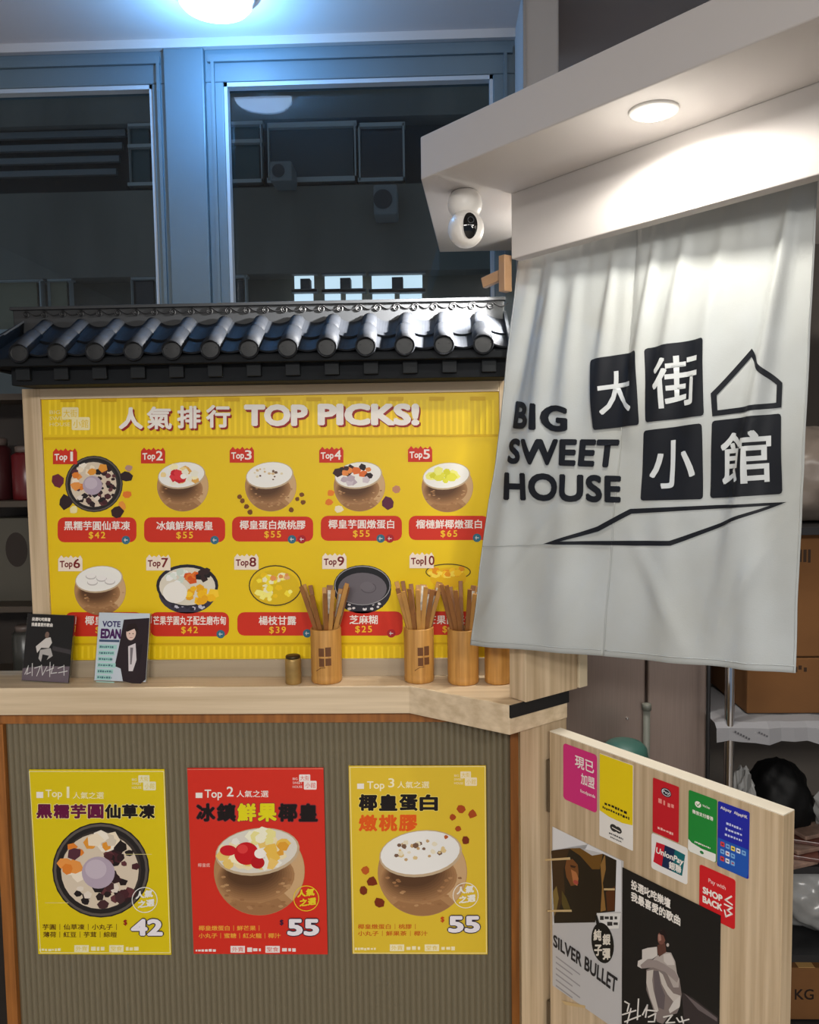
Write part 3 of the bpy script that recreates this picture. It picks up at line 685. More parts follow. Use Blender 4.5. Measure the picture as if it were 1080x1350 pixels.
# wooden rod bracket at the lintel end
t = thing('rod_bracket', 'small wooden curtain rod bracket under the end of the white lintel', 'bracket', (0.15, 1.62, 1.87))
c = PY(667, 362, 1.60); a1 = PY(668, 358, 1.60); a2 = PY(638, 372, 1.63)
WB = mat('warm_bracket_wood', (150, 116, 84), 0.5, var=0.1, vscale=20)
obj('upright', MB().bbox(c+np.array([0, 0.012, 0.004]), dL, nL, (0,0,1), 0.008, 0.010, 0.034), WB, t, bevel=0.001)
ad = (a2-a1); La2 = np.linalg.norm(ad); ad = ad/La2; up = np.cross(ad, np.cross((0,0,1.), ad)); up /= np.linalg.norm(up)
obj('arm', MB().bbox((a1+a2)/2+np.array([0, .012, 0]), ad, np.cross(up, ad), up, La2/2, 0.006, 0.010), WB, t, bevel=0.001)

# ================================================================== NOREN CURTAIN
cpl = La+nL*0.054
TL = PP(684, 341, cpl, nL); TR = PP(1080, 214, cpl+nL*0.04, nL); BL = PY(622, 850, 1.60); BR = PP(1050, 887, cpl+nL*0.02, nL)
nC = -nL
def bil(s, t): return (TL*(1-s)+TR*s)*(1-t)+(BL*(1-s)+BR*s)*t
def g(x, m2, sd): return math.exp(-((x-m2)/sd)**2)
def fold(s, t):
    d = 0.0
    # gathers under the rod fading down
    d += 0.0028*math.sin(s*95+2.0*math.sin(s*23))*math.exp(-t/0.055)
    # long folds fanning out of the gathers
    for (s0, s1, sd, am, t0, t1) in ((.10,.02,.030,-.010,.0,.55),(.17,.16,.035,.010,.05,.60),(.26,.27,.03,.007,.1,.5),(.40,.38,.022,.007,.10,.42),(.47,.47,.018,-.004,.02,.5),(.54,.50,.020,.008,.10,.45),
                                     (.64,.58,.025,.009,.08,.50),(.75,.68,.028,.007,.10,.62),(.955,.80,.022,.013,-.02,.9),(.30,.34,.05,.006,.6,1.1),(.62,.70,.05,.006,.65,1.15),(.86,.90,.04,.008,.55,1.2),(.08,.10,.05,.007,.55,1.2)):
        tt = min(max((t-t0)/(t1-t0), 0), 1); e = math.sin(math.pi*min(max((t-t0+.08)/(t1-t0+.16), 0), 1))
        d += 1.5*am*e*g(s, s0+(s1-s0)*tt, sd*(0.7+0.9*tt))
    d += 0.006*math.sin(math.pi*s*2.0+.5)*math.sin(math.pi*min(t*0.9, 1))*t
    d += 0.0004*math.sin(s*40+t*21)*math.sin(t*37-s*11)+0.0016*math.sin(9*s+13*t+1.0)*math.sin(17*s-11*t)*min(1, t*2)+0.0010*math.sin(31*s+9*t)*math.sin(23*t+5*s+2)*min(1, t*1.5)
    # diagonal slack creases across the lower cloth
    for (sa, ta, sb, tb, wd2, am) in ((.02,.95,.30,.62,.020,.0035),(.52,.70,.72,.98,.022,.0035),(.78,.95,.98,.66,.018,.004),(.30,.98,.44,.78,.016,.0025)):
        L2 = (sb-sa)**2+(tb-ta)**2; q = ((s-sa)*(sb-sa)+(t-ta)*(tb-ta))/L2; dd = ((s-sa)*(tb-ta)-(t-ta)*(sb-sa))/math.sqrt(L2)
        d += am*g(dd, 0, wd2)*g(q, .5, .5)
    return d
def Sf(s, t, off=0.0): return bil(s, t)+nC*(fold(s, t)+off)+np.array([0, 0, 0.004*math.sin(s*70)+.003*math.sin(s*131)])*max(0, 1-t/0.03)
CLOTH = mat('white_cotton_canvas', (176, 181, 182), 0.5, spec=0.45, bump=0.10, bscale=420, var=0.03, vscale=5, col2=(166, 168, 164))
nor = thing('noren_curtain', 'white split cotton noren curtain printed with black lettering and squares', 'curtain', (0.30, 1.33, 1.2))
def panel(name, sa, sb, off, ns, nt):
    V = []; F = []
    for j in range(nt+1):
        t = -0.008+1.008*j/nt
        for i in range(ns+1): V.append(Sf(sa+(sb-sa)*i/ns, t, off))
    for j in range(nt):
        for i in range(ns): a = j*(ns+1)+i; F.append((a, a+ns+1, a+ns+2, a+1))
    o = obj(name, MB().add(V, F), CLOTH, nor, smooth=True)
    sol = o.modifiers.new('thickness', 'SOLIDIFY'); sol.thickness = 0.0008; sol.offset = 0
    return o
panel('left_panel', 0.0, 0.4685, 0.0, 90, 130)
panel('right_panel', 0.471, 1.0, 0.0016, 100, 130)
for ss, of in ((0.4715, .0022), (0.004, .0008), (0.996, .0024)):
    obj('stitched_edge', MB().tube([Sf(ss, t, of) for t in np.linspace(0.01, 0.998, 60)], 0.0008, 5), CLOTH, nor, smooth=True)
obj('hem', MB().tube([Sf(s, 0.986, .0022) for s in np.linspace(0.003, 0.466, 40)], 0.0009, 5), CLOTH, nor, smooth=True)
obj('hem', MB().tube([Sf(s, 0.986, .003) for s in np.linspace(0.476, 0.997, 40)], 0.0009, 5), CLOTH, nor, smooth=True)
obj('crease', MB().tube([Sf(s, 0.745-.02*s, .0016) for s in np.linspace(0.003, 0.466, 40)], 0.0006, 4), CLOTH, nor, smooth=True)
obj('rod', MB().tube([TL-nC*0.026+np.array([-.006,.008,-.012]), TR-nC*0.020+np.array([.03,-.04,-.012])], 0.006, 12), WB, nor, smooth=True)
tip = TR-nC*0.008+np.array([.005, -.007, 0.0])
obj('rod_finial', MB().bbox(tip+np.array([0.008,-.012,-.004]), dL, nL, (0,0,1), 0.010, 0.010, 0.012), WB, nor, bevel=0.001)

def st_of(px, py):
    s, t = 0.5, 0.5
    for _ in range(12):
        p = proj(bil(s, t)); J = np.stack([(proj(bil(s+1e-4, t))-p)/1e-4, (proj(bil(s, t+1e-4))-p)/1e-4], 1)
        ds = np.linalg.solve(J, np.array([px, py])-p); s += ds[0]; t += ds[1]
    return s, t
def cloth_print(name, V2, F, m, off, maxlen=0.007, copies=1):
    bm = bmesh.new(); vs = []
    n0 = len(V2)//copies
    for i, p in enumerate(V2):
        s, t = st_of(*p); vs.append(bm.verts.new((s*0.55, t*0.68, (i//n0)*0.00002)))
    for f in F:
        try: bm.faces.new([vs[i] for i in f])
        except ValueError: pass
    bmesh.ops.triangulate(bm, faces=bm.faces[:])
    for _ in range(5):
        ed = [e for e in bm.edges if e.calc_length() > maxlen]
        if not ed: break
        bmesh.ops.subdivide_edges(bm, edges=ed, cuts=1); bmesh.ops.triangulate(bm, faces=[f for f in bm.faces if len(f.verts) > 3])
    bm.verts.index_update(); mb = MB()
    W = [Sf(v.co.x/0.55, v.co.y/0.68, off+v.co.z) for v in bm.verts]
    FF = []
    for f in bm.faces:
        q = [v.index for v in f.verts]; nn = np.cross(W[q[1]]-W[q[0]], W[q[2]]-W[q[0]]); FF.append(tuple(q) if nn@nC > 0 else tuple(reversed(q)))
    mb.add(W, FF); bm.free()
    return obj(name, mb, m, nor, smooth=True)
PBLK = mat('black_screen_print', (14, 18, 26), 0.6, spec=0.3); PWHT = mat('bare_canvas_white', (196, 200, 201), 0.6, spec=0.3)
def rq(quad, r=.04):
    P = []; q = [np.array(a, float) for a in quad]
    for i in range(4):
        c, a, b = q[i], q[i-1], q[(i+1) % 4]; P += [tuple(c+(a-c)*r), tuple(c+(a-c)*r*.3+(b-c)*r*.3), tuple(c+(b-c)*r)]
    return P
QD = {'大': [(781,475),(844,462),(845,560),(784,567)], '街': [(853,460),(932,445),(931,548),(854,557)], '小': [(851,568),(928,558),(927,658),(845,660)], '館': [(940,555),(1031,545),(1033,651),(936,657)]}
GB = {'大': (.16,.22,.86,.80), '街': (.15,.17,.90,.84), '小': (.12,.18,.88,.84), '館': (.14,.18,.86,.84)}
def bq(q, a, b):
    q = [np.array(p, float) for p in q]; return tuple((q[0]*(1-a)+q[1]*a)*(1-b)+(q[3]*(1-a)+q[2]*a)*b)
for ch, q in QD.items():
    P = rq(q); o = cloth_print('printed_square', P, [tuple(range(len(P)))], PBLK, 0.0030)
    V, Fg = glyphs(ch, .018, 3); a0, b0_, a1_, b1_ = GB[ch]
    cloth_print('printed_character', [bq(q, a0+(a1_-a0)*x, b1_-(b1_-b0_)*y) for x, y in V], Fg, PWHT, 0.0034, copies=5)
LQ = [('BIG', [(676,528),(754,536),(753,570),(675,565)]), ('SWEET', [(672,578),(817,579),(813,617),(672,611)]), ('HOUSE', [(669,622),(820,627),(820,663),(669,659)])]
for tx, q in LQ:
    V, Fg = glyphs(tx, .042, 4, 1.08); cloth_print('printed_lettering', [bq(q, x, 1-y) for x, y in V], Fg, PBLK, 0.0030, copies=9)
def outline(pts, th):
    V = []; F = []; N = len(pts); P = [np.array(p, float) for p in pts]
    ctr = sum(P)/N
    offs = []
    for i in range(N):
        a, b, c = P[i-1], P[i], P[(i+1) % N]; n1 = np.array([-(b-a)[1], (b-a)[0]])/np.linalg.norm(b-a); n2 = np.array([-(c-b)[1], (c-b)[0]])/np.linalg.norm(c-b)
        bs = n1+n2; bs = bs/np.linalg.norm(bs); k = th/2/max(.28, bs@n1); offs.append(bs*k)
    for p, o in zip(P, offs): V += [tuple(p-o), tuple(p+o)]
    F = [(2*i, 2*((i+1) % N), 2*((i+1) % N)+1, 2*i+1) for i in range(N)]
    return V, F
cloth_print('printed_house_outline', *outline([(992,465),(1005,482),(1029,506),(1028,534),(944,545),(943,520)], 7), PBLK, 0.0030)
cloth_print('printed_slab_outline', *outline([(732,715),(790,697),(833,674),(1028,664),(885,716),(836,716)], 6.5), PBLK, 0.0030)

# ================================================================== DOOR STICKERS AND POSTERS
nD = -nDb; DP0 = Hh.copy(); DP0[2] = 0
def duv(px, py):
    P = PP(px, py, DP0, nD); return float((P-DP0)@dD), float(P[2])
def dsheet(name, quad, rgb, label, cat, lay=0, round_=0.0, group=None):
    uv = [duv(*q) for q in quad]
    u0 = (uv[0][0]+uv[3][0])/2; u1 = (uv[1][0]+uv[2][0])/2; v1 = (uv[0][1]+uv[1][1])/2; v0 = (uv[2][1]+uv[3][1])/2
    base = DP0+nD*(0.0004+lay*0.0011)
    t = thing(name, label, cat, tuple(base+dD*(u0+u1)/2+np.array([0,0,v0])), group)
    F = Flat(base+nD*0.0008, dD, (0,0,1), nD, t).frame(u0, v1, u1-u0)
    W, H = 100.0, 100*(v1-v0)/(u1-u0)
    r = round_*100; P = []
    for cx, cy, a0 in ((W-r,r,-90),(W-r,H-r,0),(r,H-r,90),(r,r,180)):
        for k in range(5 if r else 1):
            a = math.radians(a0+k*22.5); P.append(F.pt(cx+r*math.cos(a) if r else cx, cy+r*math.sin(a) if r else cy))
    n2 = len(P); V = P+[p-nD*0.0008 for p in P]
    F2 = [tuple(range(n2-1,-1,-1)), tuple(range(n2, 2*n2))]+[(i, (i+1) % n2, n2+(i+1) % n2, n2+i) for i in range(n2)]
    obj('sheet', MB().add(V, F2), mat('sheet_%02x%02x%02x' % tuple(rgb), rgb, 0.4, spec=0.4), t)
    return t, F, H
G = 'payment and delivery stickers on the half door'
t, F, H = dsheet('sticker', [(743.6,980),(788,995),(787,1071.5),(743,1053)], (208,44,120), 'pink rounded sticker at the hinge end of the half door', 'sticker', 0, .08, G)
F.begin('lettering'); F.text('現已', 36, 18, 92, 46, WHT, .02); F.text('加盟', 54, 54, 94, 80, WHT, .02); F.text('foodpanda', 52, 92, 96, 102, WHT, .01); F.end()
t, F, H = dsheet('sticker', [(790.6,992),(835.4,1009.7),(835,1121),(791.4,1102)], (232,228,222), 'yellow and white upright sticker next to the pink sticker', 'sticker', 0, .02, G)
F.begin('yellow_field'); F.poly([(0.5,0.5),(99.5,0.5),(99.5,H*.70),(70,H*.725),(30,H*.72),(0.5,H*.69)], (232,204,16)); F.end()
F.begin('lettering', 5); F.dashes(16, H*.56, 84, H*.60, BK); F.dashes(10, H*.62, 90, H*.655, BK); F.end()
F.begin('dark_emblem', 5); F.ell(44, H*.83, 11, 9, (50,48,46)); F.ell(58, H*.83, 10, 8, (50,48,46)); F.line([(40,H*.83),(62,H*.84)], 2, WHT); F.dashes(30, H*.90, 72, H*.925, (60,58,56)); F.dashes(34, H*.945, 68, H*.965, (90,88,86)); F.end()
t, F, H = dsheet('sticker', [(861.7,1024.4),(895.8,1038),(895,1110),(861,1097)], (196,22,36), 'red upright sticker with a dark round emblem, left of the green one', 'sticker', 0, .04, G)
F.begin('emblem'); F.ell(52, 34, 20, 15, (26,30,44)); F.ring(52, 34, 17, 12, 2, (220,220,224)); F.text('Pay', 38, 29, 66, 40, (220,222,226), .02); F.end()
F.begin('lettering'); F.dashes(22, 62, 48, 80, (236,150,140)); F.dashes(58, 62, 82, 80, (236,150,140)); F.end(); F.begin('lettering'); F.dashes(20, H-26, 80, H-17, (240,190,180)); F.end()
t, F, H = dsheet('sticker', [(860,1098),(908,1118),(906,1165),(859,1145)], (232,230,226), 'white card sticker with a red, navy and teal bank card logo', 'sticker', 0, .06, G)
F.begin('card_logo'); F.poly([(14,18),(38,16),(30,H-16),(6,H-18)], (200,24,44)); F.poly([(38,16),(66,16),(58,H-16),(30,H-16)], (20,40,76)); F.poly([(66,16),(94,18),(86,H-16),(58,H-16)], (14,104,110))
F.text('UnionPay', 12, H*.34, 88, H*.56, WHT, .03, slant=.15); F.text('銀聯', 50, H*.56, 84, H*.78, WHT, .03); F.end()
t, F, H = dsheet('sticker', [(908.7,1042),(947,1054),(944,1137),(908,1121)], (26,136,52), 'green upright sticker with a white round mark, beside the blue one', 'sticker', 0, .05, G)
F.begin('emblem'); F.ell(34, 36, 11, 10, WHT); F.line([(29,36),(33,41),(41,31)], 2.5, (26,136,52)); F.end()
F.begin('lettering'); F.text('WeChat', 50, 30, 76, 37, WHT, .02); F.text('微信支付香港', 14, 58, 88, 71, WHT, .03); F.end(); F.begin('lettering', 50); F.dashes(24, H*.79, 80, H*.82, WHT); F.end()
F.begin('white_foot', 60); F.poly([(0.5,H*.80),(14,H*.84),(50,H*.87),(99,H*.86),(99,H-5),(94,H-.5),(6,H-.5),(0.5,H-5)], (232,232,224)); F.ell(50, H*.93, 7, 5, (30,120,60)); F.end()
t, F, H = dsheet('sticker', [(947.6,1056.7),(989.8,1070),(986.6,1157),(946,1142.6)], (28,36,160), 'blue upright sticker crowded with tiny payment logos', 'sticker', 0, .05, G)
F.begin('lettering'); F.text('Alipay', 8, 12, 44, 24, WHT, .02); F.text('AlipayHK', 52, 12, 94, 24, WHT, .02)
for k in range(3): F.dashes(28-k*2, 54+k*17, 78, 62+k*17, (200,206,236))
F.end()
F.begin('logo_grid'); F.poly([(0.5,H*.56),(99.5,H*.56),(99.5,H*.92),(94,H-.6),(6,H-.6),(0.5,H*.92)], (30,84,176))
rg = random.Random(3)
for r in range(3):
    for c in range(5 if r == 0 else 3):
        x = 10+c*17; y = H*.60+r*22; F.rrect(x, y, x+13, y+14, 2, rg.choice([(230,232,238),(214,60,60),(236,210,90),(220,224,236),(120,170,220)])); F.rect(x+3, y+5, x+10, y+9, rg.choice([(40,70,160),(180,40,40),(60,60,70)]))
F.end()
t, F, H = dsheet('sticker', [(922,1138.6),(970.5,1160),(969,1228.5),(923.5,1200)], (206,24,32), 'red sticker reading SHOP BACK in white beneath the blue one', 'sticker', 0, .06, G)
F.begin('lettering'); F.text('Pay with', 26, 26, 74, 40, (240,200,196), .01); F.text('SHOP', 10, 54, 66, 72, WHT, .05); F.text('BACK', 10, 78, 66, 96, WHT, .05); F.end()
F.begin('chevron_mark'); F.line([(90,46),(74,62),(92,66)], 4, WHT); F.line([(72,74),(92,74),(80,86),(92,90),(76,104),(72,90)], 4, WHT); F.end()

# black concert poster
t, F, H = dsheet('concert_poster', [(823.5,1141.5),(949.5,1208.4),(949.5,1470),(819,1372)], (20,18,16), 'black poster of a seated figure in white on the half door', 'poster', 1)
F.begin('headline'); F.text('投選叱咤樂壇', 10, 7, 52, 16, WHT, .03); F.text('我最喜愛的歌曲', 10, 18, 62, 27, WHT, .03); F.end()
LG = (206,200,194); MG = (128,116,112); DG = (84,74,70); SK = (150,104,84)
F.fr = None
def zq(ps): return [(815+x/6.43, 1140+y/6.43) for x, y in ps]
F.begin('seated_figure_picture', 0)
F.poly(zq([(540,1080),(640,1130),(740,1210),(850,1290),(850,1420),(560,1330)]), (56,48,48)); F.poly(zq([(560,1090),(680,1180),(840,1300),(840,1330),(680,1230)]), (104,94,94))
F.poly(zq([(240,890),(330,850),(440,900),(520,960),(540,1100),(525,1200),(500,1260),(430,1280),(380,1350),(330,1330),(290,1200),(240,1060)]), MG)
F.poly(zq([(245,900),(300,890),(290,980),(300,1060),(320,1140),(345,1240),(310,1230),(270,1120),(240,1000)]), (196,188,180))
F.poly(zq([(345,900),(380,930),(420,1030),(470,1090),(530,1110),(525,1200),(500,1210),(470,1160),(420,1100),(370,1010)]), (198,190,182))
F.poly(zq([(300,900),(345,900),(360,1010),(400,1110),(390,1230),(340,1210),(310,1080)]), (100,90,92))
F.poly(zq([(470,1160),(530,1110),(520,1210),(440,1260),(430,1230)]), LG)
F.poly(zq([(205,720),(250,705),(330,695),(335,770),(290,800),(250,800),(300,830),(280,870),(200,880),(165,860),(170,815),(205,800)]), LG)
F.poly(zq([(335,770),(400,740),(450,745),(485,820),(500,920),(520,970),(515,1040),(470,1040),(420,930),(370,880),(300,850),(280,820)]), (176,166,160))
F.poly(zq([(250,800),(330,810),(390,840),(480,900),(515,960),(500,1000),(400,910),(300,870),(200,880),(190,850)]), (150,138,134))
F.poly(zq([(385,760),(440,750),(470,800),(480,850),(420,850),(390,820)]), (204,196,190))
F.poly(zq([(335,680),(400,660),(410,740),(350,780),(332,740)]), (92,58,48))
F.ell(815+372/6.43, 1140+615/6.43, 5.6, 9.6, (118,76,64), 8); F.poly(zq([(345,570),(390,545),(415,600),(405,650),(385,600),(360,590)]), (34,22,22)); F.poly(zq([(340,590),(362,592),(368,640),(345,650)]), (170,128,116)); F.ell(815+422/6.43, 1140+680/6.43, 1.8, 2.4, (190,178,170))
F.end()
F.begin('brush_lettering', 30)
for pts in ([(60,1160),(95,1180),(80,1240)], [(40,1270),(150,1235)], [(175,1140),(165,1310)], [(60,1330),(190,1280)], [(110,1220),(80,1340)], [(210,1270),(250,1190),(235,1290)], [(230,1230),(330,1240)], [(260,1290),(320,1260),(310,1330),(260,1330)], [(390,1290),(460,1275),(410,1340),(480,1335)], [(500,1300),(520,1330)], [(540,1290),(555,1340)], [(530,1330),(600,1310)]): F.line(zq(pts), 1.9, (222,218,212))
F.end()
# silver bullet magazine poster
t, F, H = dsheet('magazine_poster', [(729,1089),(822,1136),(822,1362),(729,1300)], (190,188,188), 'grey poster reading SILVER BULLET with a brown portrait photo, on the door', 'poster', 0)
F.fr = None
def mq(ps): return [(715+x/5, 1080+y/5) for x, y in ps]
F.begin('white_margin'); F.poly(mq([(72,50),(300,165),(520,275),(520,610),(480,610),(490,270),(400,225),(250,190),(60,205),(65,600),(75,690),(70,700),(68,440)]), (218,218,220)); F.end()
F.begin('portrait_picture', 10)
F.poly(mq([(60,207),(180,192),(250,190),(330,240),(400,228),(490,270),(480,608),(360,620),(350,680),(80,685)]), (38,29,15))
F.poly(mq([(60,207),(180,192),(140,330),(150,480),(110,600),(80,640)]), (62,42,20)); F.poly(mq([(180,192),(250,190),(330,240),(400,228),(380,330),(330,330),(250,240)]), (110,76,26))
F.poly(mq([(160,270),(200,262),(235,300),(240,350),(235,430),(190,440),(160,380),(150,320)]), (118,72,34)); F.poly(mq([(190,330),(225,350),(240,390),(232,440),(205,420)]), (176,112,66)); F.ell(715+222/5, 1080+415/5, 3.6, 2.6, (164,70,58), 35); F.poly(mq([(185,300),(225,310),(215,322),(188,316)]), (60,34,18))
F.poly(mq([(385,300),(415,230),(420,330),(400,420),(420,600),(385,610),(395,450)]), (142,104,52)); F.poly(mq([(420,480),(480,440),(478,600),(430,606)]), (84,46,18))
F.poly(mq([(70,480),(95,440),(110,520),(95,600),(80,640)]), (126,104,52)); F.poly(mq([(130,470),(160,520),(190,600),(150,610),(130,560)]), (88,74,30)); F.end()
F.begin('title_panel', 40); F.poly(mq([(360,618),(520,620),(505,720),(440,722),(380,670)]), (222,220,216)); F.dashes(*mq([(382,635)])[0], *mq([(495,664)])[0], (50,48,46)); F.dashes(*mq([(430,672)])[0], *mq([(500,705)])[0], (50,48,46)); F.end()
F.begin('round_mark', 60); F.ell(715+400/5, 1080+815/5, 14.5, 27, (24,22,18), -8); F.poly(mq([(350,640),(362,630),(380,690),(360,700)]), (24,22,18))
for ch, a, b in (('純',340,725),('銀',400,755),('子',345,825),('彈',400,850)): F.text(ch, *mq([(a,b)])[0], *mq([(a+52,b+75)])[0], (222,214,200), .04)
F.end()
F.begin('title_lettering', 90); V, Fg = glyphs('SILVER BULLET', .03, 3); q4 = mq([(75,755),(500,1045),(490,1150),(75,835)]); F.put([bq(q4, x, 1-y) for x, y in V], Fg, (38,36,38), 9); F.end()
F.begin('body_text')
for k in range(6): F.poly(mq([(90,900+k*38),(250-(k%2)*50,1020+k*38-(k%2)*38),(250-(k%2)*50,1030+k*38-(k%2)*38),(90,910+k*38)]), (150,146,148))
F.end()
for ps in ([(20,262),(185,250),(187,266),(20,274)], [(408,455),(480,455),(480,468),(408,468)], [(35,598),(195,596),(197,610),(35,610)], [(130,1195),(285,1228),(285,1246),(150,1222)]):
    F.begin('tape_strip', 50); F.poly(mq(ps), (200,172,124)); F.end()

# ================================================================== THINGS ON THE WORKTOP
BAM = mat('bamboo_skin', (196, 146, 76), 0.45, var=0.12, vscale=3, stretch=(40, 40, 2), col2=(172, 120, 56))
BAMI = mat('bamboo_inside', (120, 80, 36), 0.7)
BRAND = mat('burnt_brand', (104, 62, 28), 0.7)
CHOP = mat('dark_bamboo_stick', (136, 86, 36), 0.5, var=0.2, vscale=30); CHOP2 = mat('pale_bamboo_stick', (184, 134, 66), 0.5, var=0.15, vscale=30)
PAPER = mat('printed_paper_sleeve', (206, 200, 186), 0.6, var=0.25, vscale=160)
def cup(px, Y, r, h, label, brand):
    c = PZ(px, 900, ZC); c = np.array([PY(px, 895, Y)[0], Y, ZC])
    t = thing('bamboo_cup', label, 'cup', tuple(c), 'bamboo chopstick cups on the worktop')
    obj('body', MB().lathe(c, [(r*.93,0),(r,.003),(r*1.01,.012),(r*.985,.016),(r,.02),(r*1.0,h-.002),(r*.99,h),(r*.86,h),(r*.85,h-.004),(r*.84,.012)], 36), BAM, t, smooth=True)
    if brand is not None:
        mb = MB()
        for (a0, a1, z0, z1) in ((-.42,-.05,.062,.080),(.02,.40,.062,.082),(-.40,-.05,.040,.058),(.02,.40,.042,.058)):
            V = []
            for z in (z0, z1):
                for k in range(5):
                    a = brand+a0+(a1-a0)*k/4; V.append((c[0]+(r*1.004)*math.sin(a), c[1]-(r*1.004)*math.cos(a), c[2]+z))
            mb.add(V, [(k, k+1, 6+k, 5+k) for k in range(4)])
        V = []
        mb.tube([(c[0]+r*1.004*math.sin(brand+a), c[1]-r*1.004*math.cos(brand+a), c[2]+z) for a, z in ((-.62,.030),(-.30,.037),(0,.038))], .0008, 4)
        obj('burnt_logo', mb, BRAND, t)
    return c
def chop(c, r, h, n, seed, where, hide=False, labels=0, ht=(.075,.10)):
    rnd = random.Random(seed)
    for i in range(n):
        a = 2*math.pi*(i+rnd.random()*.6)/n; rb = r*.35*rnd.random(); a2 = a+rnd.uniform(-.3,.3)
        b = c+np.array([rb*math.cos(a2+2.6), rb*math.sin(a2+2.6)*.8, 0.012])
        rim = c+np.array([r*.70*math.cos(a), r*.70*math.sin(a), h]); d = rim-b; d = d/np.linalg.norm(d)
        L = (h+rnd.uniform(*ht)-.012)/d[2]; e = b+d*L
        up = np.cross(d, (0,1.,0)); up /= np.linalg.norm(up); wv = np.cross(d, up)
        big = i < labels
        hw, ht2 = (0.0046, 0.0022) if not big else (0.0066, 0.0024)
        lab = 'wooden chopstick standing in %s' % where if not big else 'printed sleeve of chopsticks standing in %s' % where
        t = thing('chopstick' if not big else 'chopstick_sleeve', lab, 'chopstick', tuple(b), 'chopsticks in %s' % where if not big else 'sleeved chopsticks in %s' % where)
        obj('stick', MB().bbox((b+e)/2, up, wv, d, hw, ht2, L/2), (CHOP if rnd.random() < .6 else CHOP2), t, bevel=0.0006)
        if big:
            # paper sleeve around the upper part, with dark lettering strip on the room side
            q0, q1 = b+d*(L*.58), b+d*(L*.995)
            sl = obj('paper_sleeve', MB().bbox((q0+q1)/2, up, wv, d, hw*1.08, ht2*1.15, L*.415/2), CHOP2 if i % 2 else CHOP, t)
            sg = -1 if wv[1] > 0 else 1
            obj('printed_strip', MB().bbox(q0+(q1-q0)*.55+wv*sg*(ht2*1.15+.0002), up, wv, d, hw*.6, .0002, L*.13), PAPER, sl)
hC = 0.118
WHERE = ['the bamboo cup beside the small brass tin', 'the bamboo cup left of the pair by the curtain', 'the plain bamboo cup partly behind the curtain edge']
c = cup(431, 1.757, 0.0335, hC, 'bamboo chopstick cup with a burnt logo, beside the small brass tin', 0.05); chop(c, 0.0335, hC, 11, 3, WHERE[0], labels=3)
c = cup(553, 1.757, 0.0325, hC, 'bamboo chopstick cup with logo turned to the right, left of the curtain pair', 0.35); chop(c, 0.0325, hC, 16, 4, WHERE[1], labels=4)
c = cup(611, 1.742, 0.0335, hC, 'plain bamboo chopstick cup with its rim beside the curtain edge', None); chop(c, 0.0335, hC, 13, 6, WHERE[2], labels=3)
c = cup(657, 1.742, 0.0290, hC, 'bamboo cup mostly hidden below the curtain corner, against the oak block', None)
tc = np.array([PY(387, 895, 1.742)[0], 1.742, ZC]); r = 0.0175
t = thing('brass_tin', 'small brass coloured tin standing left of the bamboo cups', 'tin', tuple(tc))
BRS = mat('dull_brass', (164, 132, 76), 0.35, metal=0.4, var=0.2, vscale=40)
obj('body', MB().lathe(tc, [(r*.96,0),(r,.002),(r,.052),(r*.94,.055),(r*.86,.056)], 28), BRS, t, smooth=True)
obj('lid', MB().lathe(tc, [(r*.90,.0555),(r*.92,.060),(r*.80,.062),(r*.3,.0625)], 28), mat('dark_tin_lid', (70, 56, 34), 0.4, metal=0.6), t, smooth=True)

# two flyers in clear stands, leaning back
def flyer(pxl, pxr, top, yawd, lean, Yb, h, label):
    cb_ = (PY(pxl, 898, Yb)+PY(pxr, 898, Yb))/2; wd = abs(PY(pxr, 898, Yb)[0]-PY(pxl, 898, Yb)[0])
    ya = math.radians(yawd); u = np.array([math.cos(ya), -math.sin(ya), 0]); back = np.array([math.sin(ya), math.cos(ya), 0])
    v = np.array([0,0,math.cos(lean)])+back*math.sin(lean); n = np.cross(u, v); n = n if n[1] < 0 else -n
    org = np.array([cb_[0], Yb, ZC+0.0035])-u*wd/2
    t = thing('flyer_stand', label, 'flyer', (cb_[0], Yb, ZC))
    cd_ = org+u*wd/2+v*h/2-n*0.0006
    obj('acrylic_back', MB().bbox(org+u*wd/2+v*(h/2-.001)-n*0.0032, u, n, v, wd/2+.003, 0.0012, h/2+.002), glassmat('clear_acrylic', (.93,.95,.95)), t)
    obj('acrylic_foot', MB().bbox(org+u*wd/2-n*0.020+np.array([0,0,-0.0015]), u, np.cross((0,0,1), u), (0,0,1), wd/2+.003, 0.020, 0.0012), glassmat('clear_acrylic', (.93,.95,.95)), t)
    F = Flat(org, u, v, n, t).frame(0, h, wd)
    return t, F, org, u, v, n, wd, 100*h/wd
t, F, org, u, v, n, wd, H = flyer(24, 94, 808, 12, 0.21, 1.752, 0.147, 'small black flyer with a crouching figure in white, in a clear stand')
obj('card', MB().bbox(org+u*wd/2+v*0.0735-n*0.0008, u, n, v, wd/2, 0.0008, 0.0735), mat('flyer_black', (14,13,14), 0.35), t)
F.begin('lettering'); F.text('投選叱咤樂壇', 10, 6, 50, 13, WHT, .03); F.text('我最喜愛的歌曲', 10, 16, 56, 23, WHT, .03); F.end()
F.begin('figure_picture'); F.poly([(0,H-22),(40,H-28),(100,H-30),(100,H-.5),(0,H-.5)], (104,92,100)); F.poly([(60,H-66),(100,H-60),(100,H-52),(60,H-58)], (60,56,58))
F.poly([(24,60),(44,44),(54,42),(58,52),(52,62),(36,62),(28,72)], LG); F.poly([(34,66),(56,62),(62,76),(50,84),(54,76),(40,74),(38,88),(32,82)], (176,172,168)); F.ell(46, 38, 4.5, 6, (120,96,84)); F.end()
F.begin('brush_lettering', 30)
